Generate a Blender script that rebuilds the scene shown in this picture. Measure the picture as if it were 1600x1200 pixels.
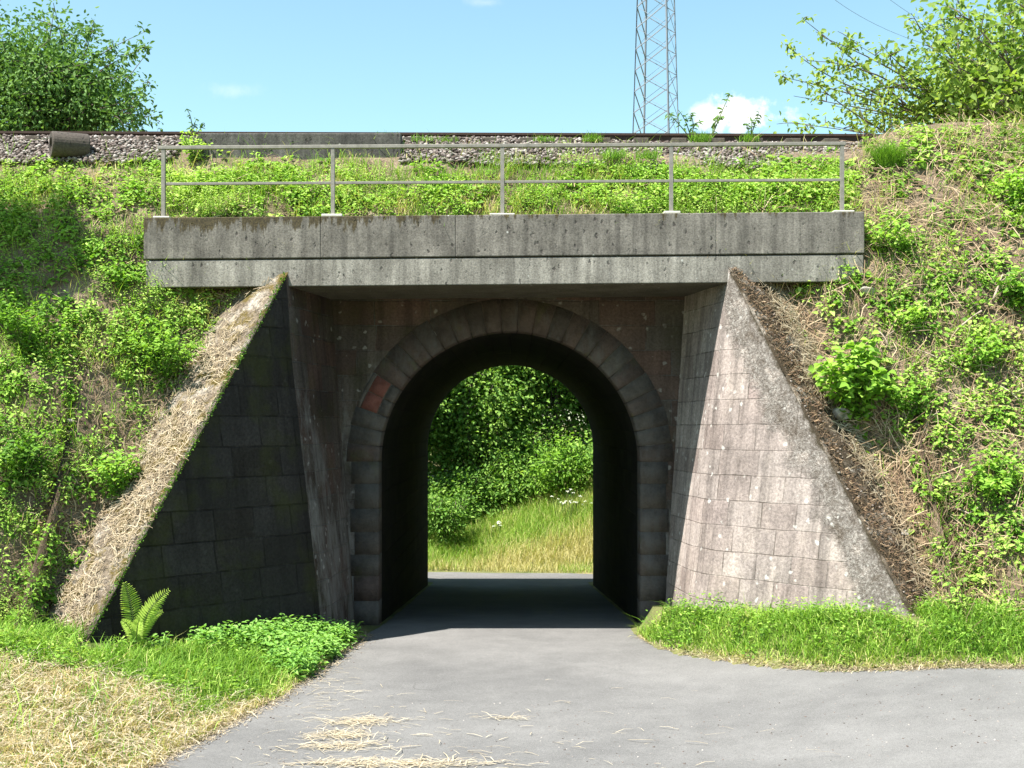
import bpy, math, random
import numpy as np
from mathutils import Vector

for o in list(bpy.data.objects):
    bpy.data.objects.remove(o)
scene = bpy.context.scene
COL = scene.collection
R = np.random.default_rng(7)
random.seed(7)

# ------------------------------------------------------------------ camera
H = 3.2
cam_d = bpy.data.cameras.new('camera')
cam = bpy.data.objects.new('camera', cam_d)
COL.objects.link(cam)
cam.location = (0, 0, H)
cam.rotation_euler = (math.radians(90), 0, 0)
cam_d.sensor_width = 36
cam_d.lens = 45
cam_d.shift_y = 63 / 1600
cam_d.clip_start = 0.1
cam_d.clip_end = 5000
scene.camera = cam

# ------------------------------------------------------------------ light
SUNV = Vector((-0.42, -0.30, 1.0)).normalized()       # towards the sun
EL = math.asin(SUNV.z)
AZ = math.atan2(SUNV.x, SUNV.y)
w = bpy.data.worlds.new('World')
scene.world = w
w.use_nodes = True
wt = w.node_tree
wt.nodes.clear()
wo = wt.nodes.new('ShaderNodeOutputWorld')
bg = wt.nodes.new('ShaderNodeBackground')
sky = wt.nodes.new('ShaderNodeTexSky')
sky.sky_type = 'NISHITA'
sky.sun_disc = False
sky.sun_elevation = EL
sky.sun_rotation = AZ
sky.air_density = 1.0
sky.dust_density = 0.6
sky.ozone_density = 1.0
bg.inputs['Strength'].default_value = 0.092
# a small white cumulus low over the track: density from noise around its direction
tc = wt.nodes.new('ShaderNodeTexCoord')


def wmath(op, a, b=None):
    n = wt.nodes.new('ShaderNodeMath')
    n.operation = op
    for i, v in enumerate((a, b)):
        if v is None:
            continue
        if isinstance(v, (int, float)):
            n.inputs[i].default_value = v
        else:
            wt.links.new(v, n.inputs[i])
    return n.outputs[0]


sep = wt.nodes.new('ShaderNodeSeparateXYZ')
wt.links.new(tc.outputs['Generated'], sep.inputs[0])
wno = wt.nodes.new('ShaderNodeTexNoise')
wno.inputs['Scale'].default_value = 36
wno.inputs['Detail'].default_value = 6
wno.inputs['Roughness'].default_value = 0.62
wt.links.new(tc.outputs['Generated'], wno.inputs['Vector'])


def cloud(px, py, rx, ry, soft, gain):
    d = Vector(((px - 800) / 2000, 1, (663 - py) / 2000)).normalized()
    ex = wmath('DIVIDE', wmath('SUBTRACT', sep.outputs['X'], d.x), rx / 2000)
    ez = wmath('DIVIDE', wmath('SUBTRACT', sep.outputs['Z'], d.z), ry / 2000)
    rr = wmath('SQRT', wmath('ADD', wmath('MULTIPLY', ex, ex), wmath('MULTIPLY', ez, ez)))
    v = wmath('ADD', wmath('SUBTRACT', 1.0, rr), wmath('MULTIPLY', wmath('SUBTRACT', wno.outputs['Fac'], 0.5), 2.6))
    m = wt.nodes.new('ShaderNodeMapRange')
    m.interpolation_type = 'SMOOTHSTEP'
    m.inputs['From Min'].default_value = 0.0
    m.inputs['From Max'].default_value = soft
    m.inputs['To Max'].default_value = gain
    wt.links.new(v, m.inputs['Value'])
    front = wmath('GREATER_THAN', sep.outputs['Y'], 0.0)
    return wmath('MULTIPLY', m.outputs[0], front)


cl = cloud(1165, 180, 70, 34, 0.6, 1.0)
cl = wmath('MAXIMUM', cl, cloud(1105, 172, 28, 16, 0.8, 0.6))
cl = wmath('MAXIMUM', cl, cloud(362, 140, 46, 14, 1.6, 0.3))
cl = wmath('MAXIMUM', cl, cloud(755, 4, 40, 10, 1.6, 0.3))
tintn = wt.nodes.new('ShaderNodeMix')
tintn.data_type = 'RGBA'
tintn.blend_type = 'MULTIPLY'
tintn.inputs['Factor'].default_value = 1.0
tintn.inputs['B'].default_value = (0.98, 1.13, 0.96, 1)
wt.links.new(sky.outputs[0], tintn.inputs['A'])
mixc = wt.nodes.new('ShaderNodeMix')
mixc.data_type = 'RGBA'
mixc.inputs['B'].default_value = (6.2, 5.9, 5.6, 1)
wt.links.new(cl, mixc.inputs['Factor'])
wt.links.new(tintn.outputs['Result'], mixc.inputs['A'])
wt.links.new(mixc.outputs['Result'], bg.inputs['Color'])
wt.links.new(bg.outputs[0], wo.inputs[0])

sl = bpy.data.lights.new('sun', 'SUN')
sl.energy = 5.0
sl.angle = math.radians(0.5)
sl.color = (1.0, 0.955, 0.88)
so = bpy.data.objects.new('sun', sl)
COL.objects.link(so)
so.rotation_euler = SUNV.to_track_quat('Z', 'Y').to_euler()
so.location = (-20, -15, 45)

vs = scene.view_settings
vs.view_transform = 'Standard'
vs.look = 'None'
vs.exposure = 1.45
vs.gamma = 1
vs.use_curve_mapping = False


# ------------------------------------------------------------------ helpers
def tag(o, label=None, cat=None, group=None, kind=None):
    if label:
        o['label'] = label
    if cat:
        o['category'] = cat
    if group:
        o['group'] = group
    if kind:
        o['kind'] = kind
    return o


def empty(name, loc=(0, 0, 0), rz=0):
    o = bpy.data.objects.new(name, None)
    o.empty_display_size = 0.3
    COL.objects.link(o)
    o.location = loc
    o.rotation_euler = (0, 0, rz)
    return o


def fastmesh(name, V, faces, mat, parent=None, tint=None, uv=None, smooth=False, attrs=None):
    """V (n,3); faces: list of int arrays (m,k). tint: per-face float array. uv: per-vertex (n,2)."""
    V = np.asarray(V, dtype=np.float32)
    faces = [np.asarray(f, dtype=np.int32) for f in faces if len(f)]
    me = bpy.data.meshes.new(name)
    me.vertices.add(len(V))
    me.vertices.foreach_set('co', V.ravel())
    li = np.concatenate([f.ravel() for f in faces])
    tot = np.concatenate([np.full(len(f), f.shape[1], np.int32) for f in faces])
    st = np.concatenate([[0], np.cumsum(tot)[:-1]]).astype(np.int32)
    me.loops.add(len(li))
    me.loops.foreach_set('vertex_index', li)
    me.polygons.add(len(tot))
    me.polygons.foreach_set('loop_start', st)
    if smooth:
        me.polygons.foreach_set('use_smooth', np.ones(len(tot), dtype=bool))
    me.update(calc_edges=True)
    if tint is not None:
        a = me.attributes.new('tint', 'FLOAT', 'FACE')
        a.data.foreach_set('value', np.asarray(tint, dtype=np.float32))
    for k, v in (attrs or {}).items():
        a = me.attributes.new(k, 'FLOAT', 'POINT')
        a.data.foreach_set('value', np.asarray(v, dtype=np.float32))
    if uv is not None:
        l = me.uv_layers.new(name='UVMap')
        l.data.foreach_set('uv', np.asarray(uv, dtype=np.float32)[li].ravel())
    me.validate()
    if mat:
        me.materials.append(mat)
    o = bpy.data.objects.new(name, me)
    COL.objects.link(o)
    if parent:
        o.parent = parent
    return o


class MB:
    """collects polygons"""
    def __init__(s):
        s.v = []
        s.f = []

    def box(s, x0, x1, y0, y1, z0, z1, fn=None):
        n = len(s.v)
        for z in (z0, z1):
            for (x, y) in ((x0, y0), (x1, y0), (x1, y1), (x0, y1)):
                s.v.append((x, y, z) if fn is None else fn(x, y, z))
        for f in ((3, 2, 1, 0), (4, 5, 6, 7), (0, 1, 5, 4), (1, 2, 6, 5), (2, 3, 7, 6), (3, 0, 4, 7)):
            s.f.append([n + i for i in f])
        return s

    def tube(s, pts, rad, sides=6, cap=True):
        pts = [Vector(p) for p in pts]
        if not hasattr(rad, '__len__'):
            rad = [rad] * len(pts)
        n0 = len(s.v)
        ref = None
        for i, p in enumerate(pts):
            a = pts[max(0, i - 1)]
            b = pts[min(len(pts) - 1, i + 1)]
            t = (b - a)
            t = t.normalized() if t.length > 1e-9 else Vector((0, 0, 1))
            if ref is None:
                ref = Vector((1, 0, 0)) if abs(t.x) < 0.8 else Vector((0, 1, 0))
            u = t.cross(ref)
            if u.length < 1e-6:
                u = t.orthogonal()
            u.normalize()
            v = t.cross(u)
            ref = v.cross(t)
            for k in range(sides):
                an = 2 * math.pi * k / sides
                s.v.append(tuple(p + (u * math.cos(an) + v * math.sin(an)) * rad[i]))
        for i in range(len(pts) - 1):
            for k in range(sides):
                a = n0 + i * sides + k
                b = n0 + i * sides + (k + 1) % sides
                s.f.append([a, b, b + sides, a + sides])
        if cap:
            s.f.append([n0 + k for k in range(sides)][::-1])
            m = n0 + (len(pts) - 1) * sides
            s.f.append([m + k for k in range(sides)])
        return s

    def bar(s, a, b, wd):
        return s.tube([a, b], wd / 2 * 1.414, 4)

    def build(s, name, mat, parent=None, smooth=False, bevel=0):
        me = bpy.data.meshes.new(name)
        me.from_pydata(s.v, [], s.f)
        if smooth:
            me.polygons.foreach_set('use_smooth', np.ones(len(me.polygons), dtype=bool))
        me.update()
        if mat:
            me.materials.append(mat)
        o = bpy.data.objects.new(name, me)
        COL.objects.link(o)
        if parent:
            o.parent = parent
        if bevel:
            m = o.modifiers.new('bevel', 'BEVEL')
            m.width = bevel
            m.segments = 2
            m.limit_method = 'ANGLE'
        return o


def norm(a):
    return a / np.maximum(np.linalg.norm(a, axis=-1, keepdims=True), 1e-9)


def sstep(a, b, x):
    t = np.clip((np.asarray(x, dtype=float) - a) / (b - a), 0, 1)
    return t * t * (3 - 2 * t)


_perm = np.random.default_rng(3).random((256, 256))


def vnoise(x, y, s=1.0):
    x = np.asarray(x, dtype=float) * s + 100.3
    y = np.asarray(y, dtype=float) * s + 57.1
    xi = np.floor(x).astype(int)
    yi = np.floor(y).astype(int)
    fx = x - xi
    fy = y - yi
    fx = fx * fx * (3 - 2 * fx)
    fy = fy * fy * (3 - 2 * fy)
    g = lambda i, j: _perm[i % 256, j % 256]
    return (g(xi, yi) * (1 - fx) * (1 - fy) + g(xi + 1, yi) * fx * (1 - fy)
            + g(xi, yi + 1) * (1 - fx) * fy + g(xi + 1, yi + 1) * fx * fy)


def fbm(x, y, s=1.0):
    return 0.55 * vnoise(x, y, s) + 0.3 * vnoise(x, y, s * 2.1) + 0.15 * vnoise(x, y, s * 4.3)


# ------------------------------------------------------------------ materials
class NT:
    def __init__(s, name):
        s.m = bpy.data.materials.new(name)
        s.m.use_nodes = True
        s.t = s.m.node_tree
        s.t.nodes.clear()
        s.out = s.t.nodes.new('ShaderNodeOutputMaterial')

    def n(s, typ, **kw):
        nd = s.t.nodes.new(typ)
        for k, v in kw.items():
            k2 = k.replace('_', ' ')
            if k2 in nd.inputs:
                s.put(nd.inputs[k2], v)
            elif k in nd.inputs:
                s.put(nd.inputs[k], v)
            else:
                setattr(nd, k, v)
        return nd

    def put(s, sock, v):
        if isinstance(v, bpy.types.NodeSocket):
            s.t.links.new(v, sock)
        elif isinstance(v, tuple) and len(v) == 3 and sock.type == 'RGBA':
            sock.default_value = (*v, 1)
        else:
            sock.default_value = v

    def coord(s, which='Object', scale=(1, 1, 1)):
        c = s.n('ShaderNodeTexCoord')
        mp = s.n('ShaderNodeMapping', Scale=scale)
        s.t.links.new(c.outputs[which], mp.inputs['Vector'])
        return mp.outputs[0]

    def noise(s, vec, scale, detail=5, rough=0.6, dist=0):
        return s.n('ShaderNodeTexNoise', Vector=vec, Scale=scale, Detail=detail, Roughness=rough, Distortion=dist).outputs['Fac']

    def ramp(s, fac, stops, interp='LINEAR'):
        nd = s.n('ShaderNodeValToRGB', Fac=fac)
        cr = nd.color_ramp
        cr.interpolation = interp
        while len(cr.elements) < len(stops):
            cr.elements.new(0.5)
        for e, (p, c) in zip(cr.elements, stops):
            e.position = p
            if not hasattr(c, '__len__'):
                c = (c, c, c)
            e.color = (*c, 1)
        return nd.outputs['Color']

    def mix(s, fac, a, b, mode='MIX'):
        nd = s.t.nodes.new('ShaderNodeMix')
        nd.data_type = 'RGBA'
        nd.blend_type = mode
        s.put(nd.inputs['Factor'], fac)
        s.put(nd.inputs['A'], a)
        s.put(nd.inputs['B'], b)
        return nd.outputs['Result']

    def math(s, op, a, b=0.0):
        nd = s.t.nodes.new('ShaderNodeMath')
        nd.operation = op
        s.put(nd.inputs[0], a)
        s.put(nd.inputs[1], b)
        return nd.outputs[0]

    def attr(s, name):
        nd = s.n('ShaderNodeAttribute')
        nd.attribute_name = name
        return nd.outputs['Fac']

    def bump(s, h, strength=0.5, dist=0.02, normal=None):
        nd = s.n('ShaderNodeBump', Height=h, Strength=strength, Distance=dist)
        if normal is not None:
            s.put(nd.inputs['Normal'], normal)
        return nd.outputs[0]

    def finish(s, color, rough=0.9, normal=None, spec=0.3, metal=0.0):
        p = s.n('ShaderNodeBsdfPrincipled')
        s.put(p.inputs['Base Color'], color)
        s.put(p.inputs['Roughness'], rough)
        p.inputs['Specular IOR Level'].default_value = spec
        p.inputs['Metallic'].default_value = metal
        if normal is not None:
            s.put(p.inputs['Normal'], normal)
        s.t.links.new(p.outputs[0], s.out.inputs['Surface'])
        return s.m


def leaf_mat(name, stops, trans=0.35, rough=0.6, spec=0.18):
    t = NT(name)
    c = t.ramp(t.attr('tint'), stops)
    p = t.n('ShaderNodeBsdfPrincipled')
    t.put(p.inputs['Base Color'], c)
    p.inputs['Roughness'].default_value = rough
    p.inputs['Specular IOR Level'].default_value = spec
    tr = t.n('ShaderNodeBsdfTranslucent')
    t.put(tr.inputs['Color'], t.mix(1.0, c, (1.15, 1.25, 0.55), 'MULTIPLY'))
    mx = t.n('ShaderNodeMixShader')
    mx.inputs[0].default_value = trans
    t.t.links.new(p.outputs[0], mx.inputs[1])
    t.t.links.new(tr.outputs[0], mx.inputs[2])
    t.t.links.new(mx.outputs[0], t.out.inputs['Surface'])
    return t.m


M = {}
M['weed'] = leaf_mat('weed_leaf', [(0, (0.045, 0.105, 0.016)), (0.3, (0.125, 0.262, 0.03)), (0.65, (0.25, 0.43, 0.055)), (1, (0.43, 0.56, 0.14))])
M['nettle'] = leaf_mat('nettle_leaf', [(0, (0.06, 0.14, 0.03)), (0.5, (0.15, 0.32, 0.055)), (1, (0.27, 0.46, 0.11))])
M['grass'] = leaf_mat('grass_blade', [(0, (0.07, 0.16, 0.018)), (0.5, (0.17, 0.32, 0.035)), (0.8, (0.32, 0.45, 0.085)), (1, (0.5, 0.45, 0.2))], trans=0.3)
M['drygrass'] = leaf_mat('dry_grass_blade', [(0, (0.14, 0.22, 0.035)), (0.3, (0.32, 0.3, 0.09)), (0.65, (0.5, 0.38, 0.17)), (1, (0.64, 0.52, 0.29))], trans=0.25, rough=0.7)
M['straw'] = leaf_mat('straw', [(0, (0.12, 0.085, 0.05)), (0.5, (0.32, 0.25, 0.165)), (1, (0.58, 0.5, 0.37))], trans=0.15, rough=0.7)
M['deadstem'] = leaf_mat('dead_stem', [(0, (0.09, 0.055, 0.035)), (0.5, (0.25, 0.17, 0.1)), (1, (0.46, 0.36, 0.24))], trans=0.0, rough=0.8)
M['treeleaf'] = leaf_mat('tree_leaf', [(0, (0.03, 0.07, 0.018)), (0.5, (0.085, 0.175, 0.04)), (1, (0.18, 0.3, 0.085))], trans=0.3)
M['farleaf'] = leaf_mat('far_tree_leaf', [(0, (0.035, 0.09, 0.017)), (0.5, (0.12, 0.25, 0.04)), (1, (0.26, 0.4, 0.075))], trans=0.3)
M['brightleaf'] = leaf_mat('bright_tree_leaf', [(0, (0.08, 0.15, 0.03)), (0.5, (0.2, 0.3, 0.055)), (1, (0.38, 0.45, 0.12))], trans=0.45)
M['fern'] = leaf_mat('fern_leaf', [(0, (0.2, 0.33, 0.045)), (1, (0.42, 0.56, 0.1))], trans=0.4)
M['flower'] = leaf_mat('white_flower', [(0, (0.7, 0.7, 0.66)), (1, (0.8, 0.8, 0.78))], trans=0.3)


def m_soil():
    t = NT('soil')
    v = t.coord()
    a = t.noise(v, 1.7, 6)
    b = t.noise(v, 19, 6, 0.7)
    c = t.ramp(a, [(0.3, (0.11, 0.078, 0.052)), (0.5, (0.2, 0.145, 0.1)), (0.75, (0.32, 0.25, 0.185))])
    c = t.mix(0.7, c, t.ramp(b, [(0.3, 0.35), (0.7, 1.25)]), 'MULTIPLY')
    return t.finish(c, 0.95, t.bump(b, 0.9, 0.06))


def m_ground():
    t = NT('turf_soil')
    v = t.coord()
    a = t.noise(v, 0.9, 6)
    b = t.noise(v, 25, 5, 0.7)
    c = t.ramp(a, [(0.35, (0.09, 0.12, 0.03)), (0.6, (0.2, 0.19, 0.075)), (0.75, (0.3, 0.24, 0.12))])
    c = t.mix(0.7, c, t.ramp(b, [(0.3, 0.45), (0.7, 1.2)]), 'MULTIPLY')
    return t.finish(c, 0.95, t.bump(b, 0.8, 0.04))


def m_asphalt():
    t = NT('asphalt')
    v = t.coord()
    big = t.noise(v, 0.35, 4)
    mid = t.noise(v, 2.6, 6, 0.65)
    fine = t.noise(v, 110, 3, 0.8)
    vor = t.n('ShaderNodeTexVoronoi', Vector=v, Scale=150.0)
    c = t.ramp(big, [(0.3, (0.118, 0.116, 0.115)), (0.5, (0.15, 0.147, 0.144)), (0.7, (0.178, 0.174, 0.17))])
    c = t.mix(0.55, c, t.ramp(mid, [(0.3, 0.8), (0.7, 1.15)]), 'MULTIPLY')
    c = t.mix(0.8, c, t.ramp(fine, [(0.3, 0.5), (0.52, 1.0), (0.72, 1.55)]), 'MULTIPLY')
    c = t.mix(0.4, c, t.ramp(t.noise(v, 38, 5, 0.85), [(0.33, 0.62), (0.5, 1.0), (0.67, 1.4)]), 'MULTIPLY')
    # fine crack
    wv = t.n('ShaderNodeTexVoronoi', Vector=t.mix(0.12, v, t.n('ShaderNodeTexNoise', Vector=v, Scale=3.0, Detail=4.0).outputs['Color']), Scale=0.3)
    wv.feature = 'DISTANCE_TO_EDGE'
    ck = t.ramp(wv.outputs['Distance'], [(0.0, 0.6), (0.004, 1.0)])
    ckm = t.ramp(t.noise(v, 0.6, 3), [(0.6, 0), (0.68, 0.7)])
    c = t.mix(ckm, c, t.mix(1.0, c, ck, 'MULTIPLY'))
    return t.finish(c, 0.88, t.bump(vor.outputs['Distance'], 0.35, 0.006), spec=0.1)


def m_masonry(name, cols, mortar, soot, lichen, bw=0.62, bh=0.33, streak=0.5, band=False, mort=0.012, mossy=0.0, stain=0.0, wash=0.0):
    """squared stone courses from the UVs (metres)"""
    t = NT(name)
    uv = t.coord('UV')
    ob = t.coord('Object')
    wob = t.n('ShaderNodeTexNoise', Vector=ob, Scale=2.2, Detail=3.0).outputs['Color']
    uv2 = t.mix(0.035, uv, wob, 'ADD')
    br = t.n('ShaderNodeTexBrick', Vector=uv2, Scale=1.0, Color1=(0, 0, 0), Color2=(1, 1, 1), Mortar=(0.5, 0.5, 0.5))
    br.inputs['Mortar Size'].default_value = mort
    br.inputs['Mortar Smooth'].default_value = 0.4
    br.inputs['Brick Width'].default_value = bw
    br.inputs['Row Height'].default_value = bh
    br.offset_frequency = 2
    br.offset = 0.43
    br.squash = 1.25
    br.squash_frequency = 3
    stone = t.ramp(br.outputs['Color'], [(0.0, cols[0]), (0.4, cols[1]), (0.75, cols[2]), (1.0, cols[3])])
    n1 = t.noise(ob, 3.2, 6, 0.65)
    n2 = t.noise(ob, 26, 6, 0.7)
    nst = t.noise(t.coord('UV', (5.5, 0.35, 1)), 1.0, 5, 0.6)
    mfac = t.math('MULTIPLY', br.outputs['Fac'], t.ramp(t.noise(ob, 2.4, 4), [(0.4, 0.05), (0.6, 1.0)]))
    c = t.mix(mfac, stone, mortar)
    c = t.mix(0.75, c, t.ramp(n1, [(0.25, 0.6), (0.5, 1.0), (0.75, 1.25)]), 'MULTIPLY')
    c = t.mix(0.8, c, t.ramp(n2, [(0.34, 0.62), (0.5, 1.0), (0.66, 1.35)]), 'MULTIPLY')
    c = t.mix(streak, c, t.ramp(nst, [(0.32, 0.42), (0.5, 0.95), (0.7, 1.25)]), 'MULTIPLY')
    if soot:
        c = t.mix(t.math('MULTIPLY', t.ramp(t.noise(ob, 0.8, 5), [(0.42, 0), (0.62, 1)]), soot), c, (0.018, 0.017, 0.016))
    if mossy:
        c = t.mix(t.math('MULTIPLY', t.ramp(t.noise(ob, 1.3, 5), [(0.5, 0), (0.66, 1)]), mossy), c, (0.05, 0.055, 0.012))
    if stain:
        sn = t.noise(t.coord('UV', (1.6, 0.7, 1)), 1.0, 7, 0.72)
        c = t.mix(stain, c, t.ramp(sn, [(0.34, (0.55, 0.53, 0.52)), (0.48, (0.92, 0.9, 0.9)), (0.62, (1.22, 1.2, 1.16))]), 'MULTIPLY')
    if wash:
        # remains of grey lime wash and lime run-off
        wn = t.math('MULTIPLY', t.noise(t.coord('UV', (1.9, 0.55, 1)), 1.0, 7, 0.75), 1.0)
        sz = t.n('ShaderNodeSeparateXYZ', Vector=ob)
        hz = t.n('ShaderNodeMapRange', Value=sz.outputs['Z'])
        hz.inputs['From Min'].default_value = 1.0
        hz.inputs['From Max'].default_value = 4.6
        hz.inputs['To Min'].default_value = 0.06
        hz.inputs['To Max'].default_value = -0.12
        c = t.mix(t.math('MULTIPLY', t.ramp(t.math('ADD', wn, hz.outputs[0]), [(0.48, 0), (0.62, 1)]), wash), c, (0.17, 0.16, 0.15))
    h = t.math('SUBTRACT', t.math('MULTIPLY', n2, 0.5), t.math('MULTIPLY', br.outputs['Fac'], 1.2))
    if band:
        e = t.attr('edge')
        e2 = t.math('ADD', e, t.math('MULTIPLY', t.math('SUBTRACT', t.noise(ob, 1.6, 6, 0.7), 0.5), 1.1))
        f = t.ramp(e2, [(0.46, 1.0), (0.74, 0.0)])
        vor = t.n('ShaderNodeTexVoronoi', Vector=ob, Scale=38.0)
        rough_n = t.noise(ob, 26, 6, 0.8)
        rc = t.ramp(rough_n, [(0.36, (0.11, 0.092, 0.08)), (0.52, (0.225, 0.2, 0.18)), (0.68, (0.46, 0.43, 0.4))])
        rc = t.mix(0.9, rc, t.ramp(t.noise(ob, 3.1, 6, 0.75), [(0.36, (0.55, 0.5, 0.45)), (0.52, (1.0, 1.0, 1.0)), (0.64, (1.55, 1.5, 1.48))]), 'MULTIPLY')
        c = t.mix(f, c, rc)
        hb = t.math('MULTIPLY', rough_n, 2.2)
        h = t.mix(f, h, hb)
        # dark moss creeping along the very edge
        f2 = t.ramp(t.math('ADD', e, t.math('MULTIPLY', t.math('SUBTRACT', t.noise(ob, 7, 5), 0.5), 0.3)), [(0.02, 0.85), (0.1, 0.0)])
        c = t.mix(f2, c, (0.05, 0.04, 0.022))
    if lichen:
        fw = t.n('ShaderNodeTexNoise', Vector=ob, Scale=14.0, Detail=4.0).outputs['Color']
        vl = t.n('ShaderNodeTexVoronoi', Vector=t.mix(0.1, t.mix(0.06, ob, wob, 'ADD'), fw, 'ADD'), Scale=5.0, Randomness=1.0)
        sp = t.ramp(vl.outputs['Distance'], [(0.11, 1.0), (0.19, 0.0)])
        sp = t.math('MULTIPLY', sp, t.ramp(t.noise(ob, 1.9, 4), [(0.42, 0), (0.5, 1)]))
        fl = t.ramp(t.noise(ob, 38, 4, 0.75), [(0.63, 0), (0.7, 0.6)])
        sp = t.math('MAXIMUM', sp, t.math('MULTIPLY', fl, t.ramp(t.noise(ob, 0.9, 4), [(0.42, 0), (0.6, 1)])))
        c = t.mix(t.math('MULTIPLY', sp, lichen), c, (0.5, 0.48, 0.45))
    return t.finish(c, 0.93, t.bump(h, 0.8, 0.02), spec=0.05)


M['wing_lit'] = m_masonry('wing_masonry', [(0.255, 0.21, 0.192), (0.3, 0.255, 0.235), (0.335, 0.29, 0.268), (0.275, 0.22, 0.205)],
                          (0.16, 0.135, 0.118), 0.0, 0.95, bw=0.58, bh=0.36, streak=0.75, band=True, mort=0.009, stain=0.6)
M['wing_shaded'] = m_masonry('shaded_wing_masonry', [(0.029, 0.025, 0.022), (0.034, 0.03, 0.028), (0.041, 0.036, 0.034), (0.031, 0.026, 0.023)],
                           (0.017, 0.015, 0.014), 0.45, 0.02, bw=0.66, bh=0.42, streak=0.5, band=False, mossy=0.35)  # near-black copy of the wing stone: its shade is in the colours, plus moss
M['portal'] = m_masonry('portal_sandstone', [(0.066, 0.05, 0.043), (0.108, 0.068, 0.056), (0.086, 0.07, 0.06), (0.104, 0.084, 0.073)],
                        (0.105, 0.094, 0.087), 0.5, 0.3, bw=0.72, bh=0.4, streak=0.7, mort=0.012, mossy=0.25, wash=0.85)
M['vault'] = m_masonry('dark_vault', [(0.015, 0.014, 0.013), (0.02, 0.018, 0.017), (0.024, 0.022, 0.02), (0.017, 0.015, 0.014)],
                       (0.025, 0.022, 0.02), 0.6, 0.0, bw=0.6, bh=0.35, streak=0.4)  # vault stone set far darker than the portal stone


def m_ringstone():
    t = NT('voussoir_stone')
    ob = t.coord()
    tint = t.attr('tint')
    c = t.ramp(tint, [(0, (0.075, 0.06, 0.053)), (0.3, (0.104, 0.073, 0.062)), (0.6, (0.099, 0.084, 0.074)), (0.9, (0.112, 0.096, 0.085)), (0.955, (0.18, 0.07, 0.054)), (1, (0.185, 0.072, 0.056))])
    n1 = t.noise(ob, 4.0, 6, 0.7)
    n2 = t.noise(ob, 30, 6, 0.7)
    c = t.mix(0.8, c, t.ramp(n1, [(0.25, 0.4), (0.5, 1), (0.75, 1.5)]), 'MULTIPLY')
    c = t.mix(0.5, c, t.ramp(n2, [(0.3, 0.7), (0.7, 1.2)]), 'MULTIPLY')
    c = t.mix(t.ramp(t.noise(t.coord('Object', (1.9, 1, 0.7)), 1.3, 6, 0.75), [(0.5, 0), (0.64, 0.6)]), c, (0.125, 0.117, 0.11))
    c = t.mix(t.math('MULTIPLY', t.ramp(t.noise(ob, 0.8, 5), [(0.42, 0), (0.62, 1)]), 0.3), c, (0.03, 0.027, 0.025))
    c = t.mix(t.ramp(t.noise(ob, 1.7, 5), [(0.58, 0), (0.7, 0.45)]), c, (0.1, 0.1, 0.03))
    return t.finish(c, 0.93, t.bump(n2, 0.7, 0.02), spec=0.1)


M['ring'] = m_ringstone()


def m_concrete(name, base, dark, streaks=True, moss=True):
    t = NT(name)
    ob = t.coord()
    st = t.noise(t.coord('Object', (7.5, 7.5, 0.45)), 1.0, 6, 0.65)
    st2 = t.noise(t.coord('Object', (2.2, 2.2, 0.25)), 1.0, 4, 0.6)
    n2 = t.noise(ob, 40, 6, 0.75)
    n1 = t.noise(ob, 2.5, 6, 0.6)
    c = t.ramp(n1, [(0.3, dark), (0.65, base)])
    if streaks:
        c = t.mix(0.85, c, t.ramp(st, [(0.32, 0.55), (0.48, 0.95), (0.66, 1.4)]), 'MULTIPLY')
        c = t.mix(0.6, c, t.ramp(st2, [(0.35, 0.65), (0.6, 1.15)]), 'MULTIPLY')
    c = t.mix(0.8, c, t.ramp(n2, [(0.34, 0.5), (0.5, 1.0), (0.66, 1.4)]), 'MULTIPLY')
    # pitting
    pit = t.n('ShaderNodeTexVoronoi', Vector=t.mix(0.05, t.coord('Object', (1, 1, 0.5)), t.n('ShaderNodeTexNoise', Vector=ob, Scale=20.0, Detail=3.0).outputs['Color'], 'ADD'), Scale=11.0)
    pf = t.ramp(pit.outputs['Distance'], [(0.13, 1), (0.24, 0)])
    pf = t.math('MULTIPLY', pf, t.ramp(t.noise(ob, 2.6, 5, 0.7), [(0.4, 0), (0.56, 1)]))
    c = t.mix(t.math('MULTIPLY', pf, 0.75), c, (0.035, 0.03, 0.028))
    wl = t.n('ShaderNodeTexVoronoi', Vector=ob, Scale=5.0)
    wf = t.ramp(wl.outputs['Distance'], [(0.07, 0.8), (0.1, 0)])
    wf = t.math('MULTIPLY', wf, t.ramp(t.noise(ob, 1.2, 3), [(0.5, 0), (0.58, 1)]))
    c = t.mix(wf, c, (0.5, 0.49, 0.46))
    if moss:
        sp = t.n('ShaderNodeSeparateXYZ', Vector=ob)
        # moss hanging from the top arris, heaviest at the left end of the beam
        top = t.math('SUBTRACT', sp.outputs['Z'], 0.0)
        k = t.math('ADD', top, t.math('MULTIPLY', t.math('SUBTRACT', t.noise(t.coord('Object', (9, 9, 1.6)), 1.0, 5, 0.7), 0.5), 0.95))
        left = t.n('ShaderNodeMapRange', Value=sp.outputs['X'])
        left.inputs['From Min'].default_value = -5.3
        left.inputs['From Max'].default_value = 1.5
        left.inputs['To Min'].default_value = 0.24
        left.inputs['To Max'].default_value = -0.05
        k = t.math('ADD', k, left.outputs[0])
        f = t.ramp(k, [(0.0, 0), (0.06, 0.9)])
        c = t.mix(f, c, t.ramp(n2, [(0.35, (0.02, 0.016, 0.01)), (0.7, (0.1, 0.075, 0.03))]))
    h = t.math('SUBTRACT', t.math('ADD', t.math('MULTIPLY', n2, 0.5), t.math('MULTIPLY', st, 0.5)), t.math('MULTIPLY', pf, 0.8))
    return t.finish(c, 0.92, t.bump(h, 0.6, 0.015), spec=0.25)


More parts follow.
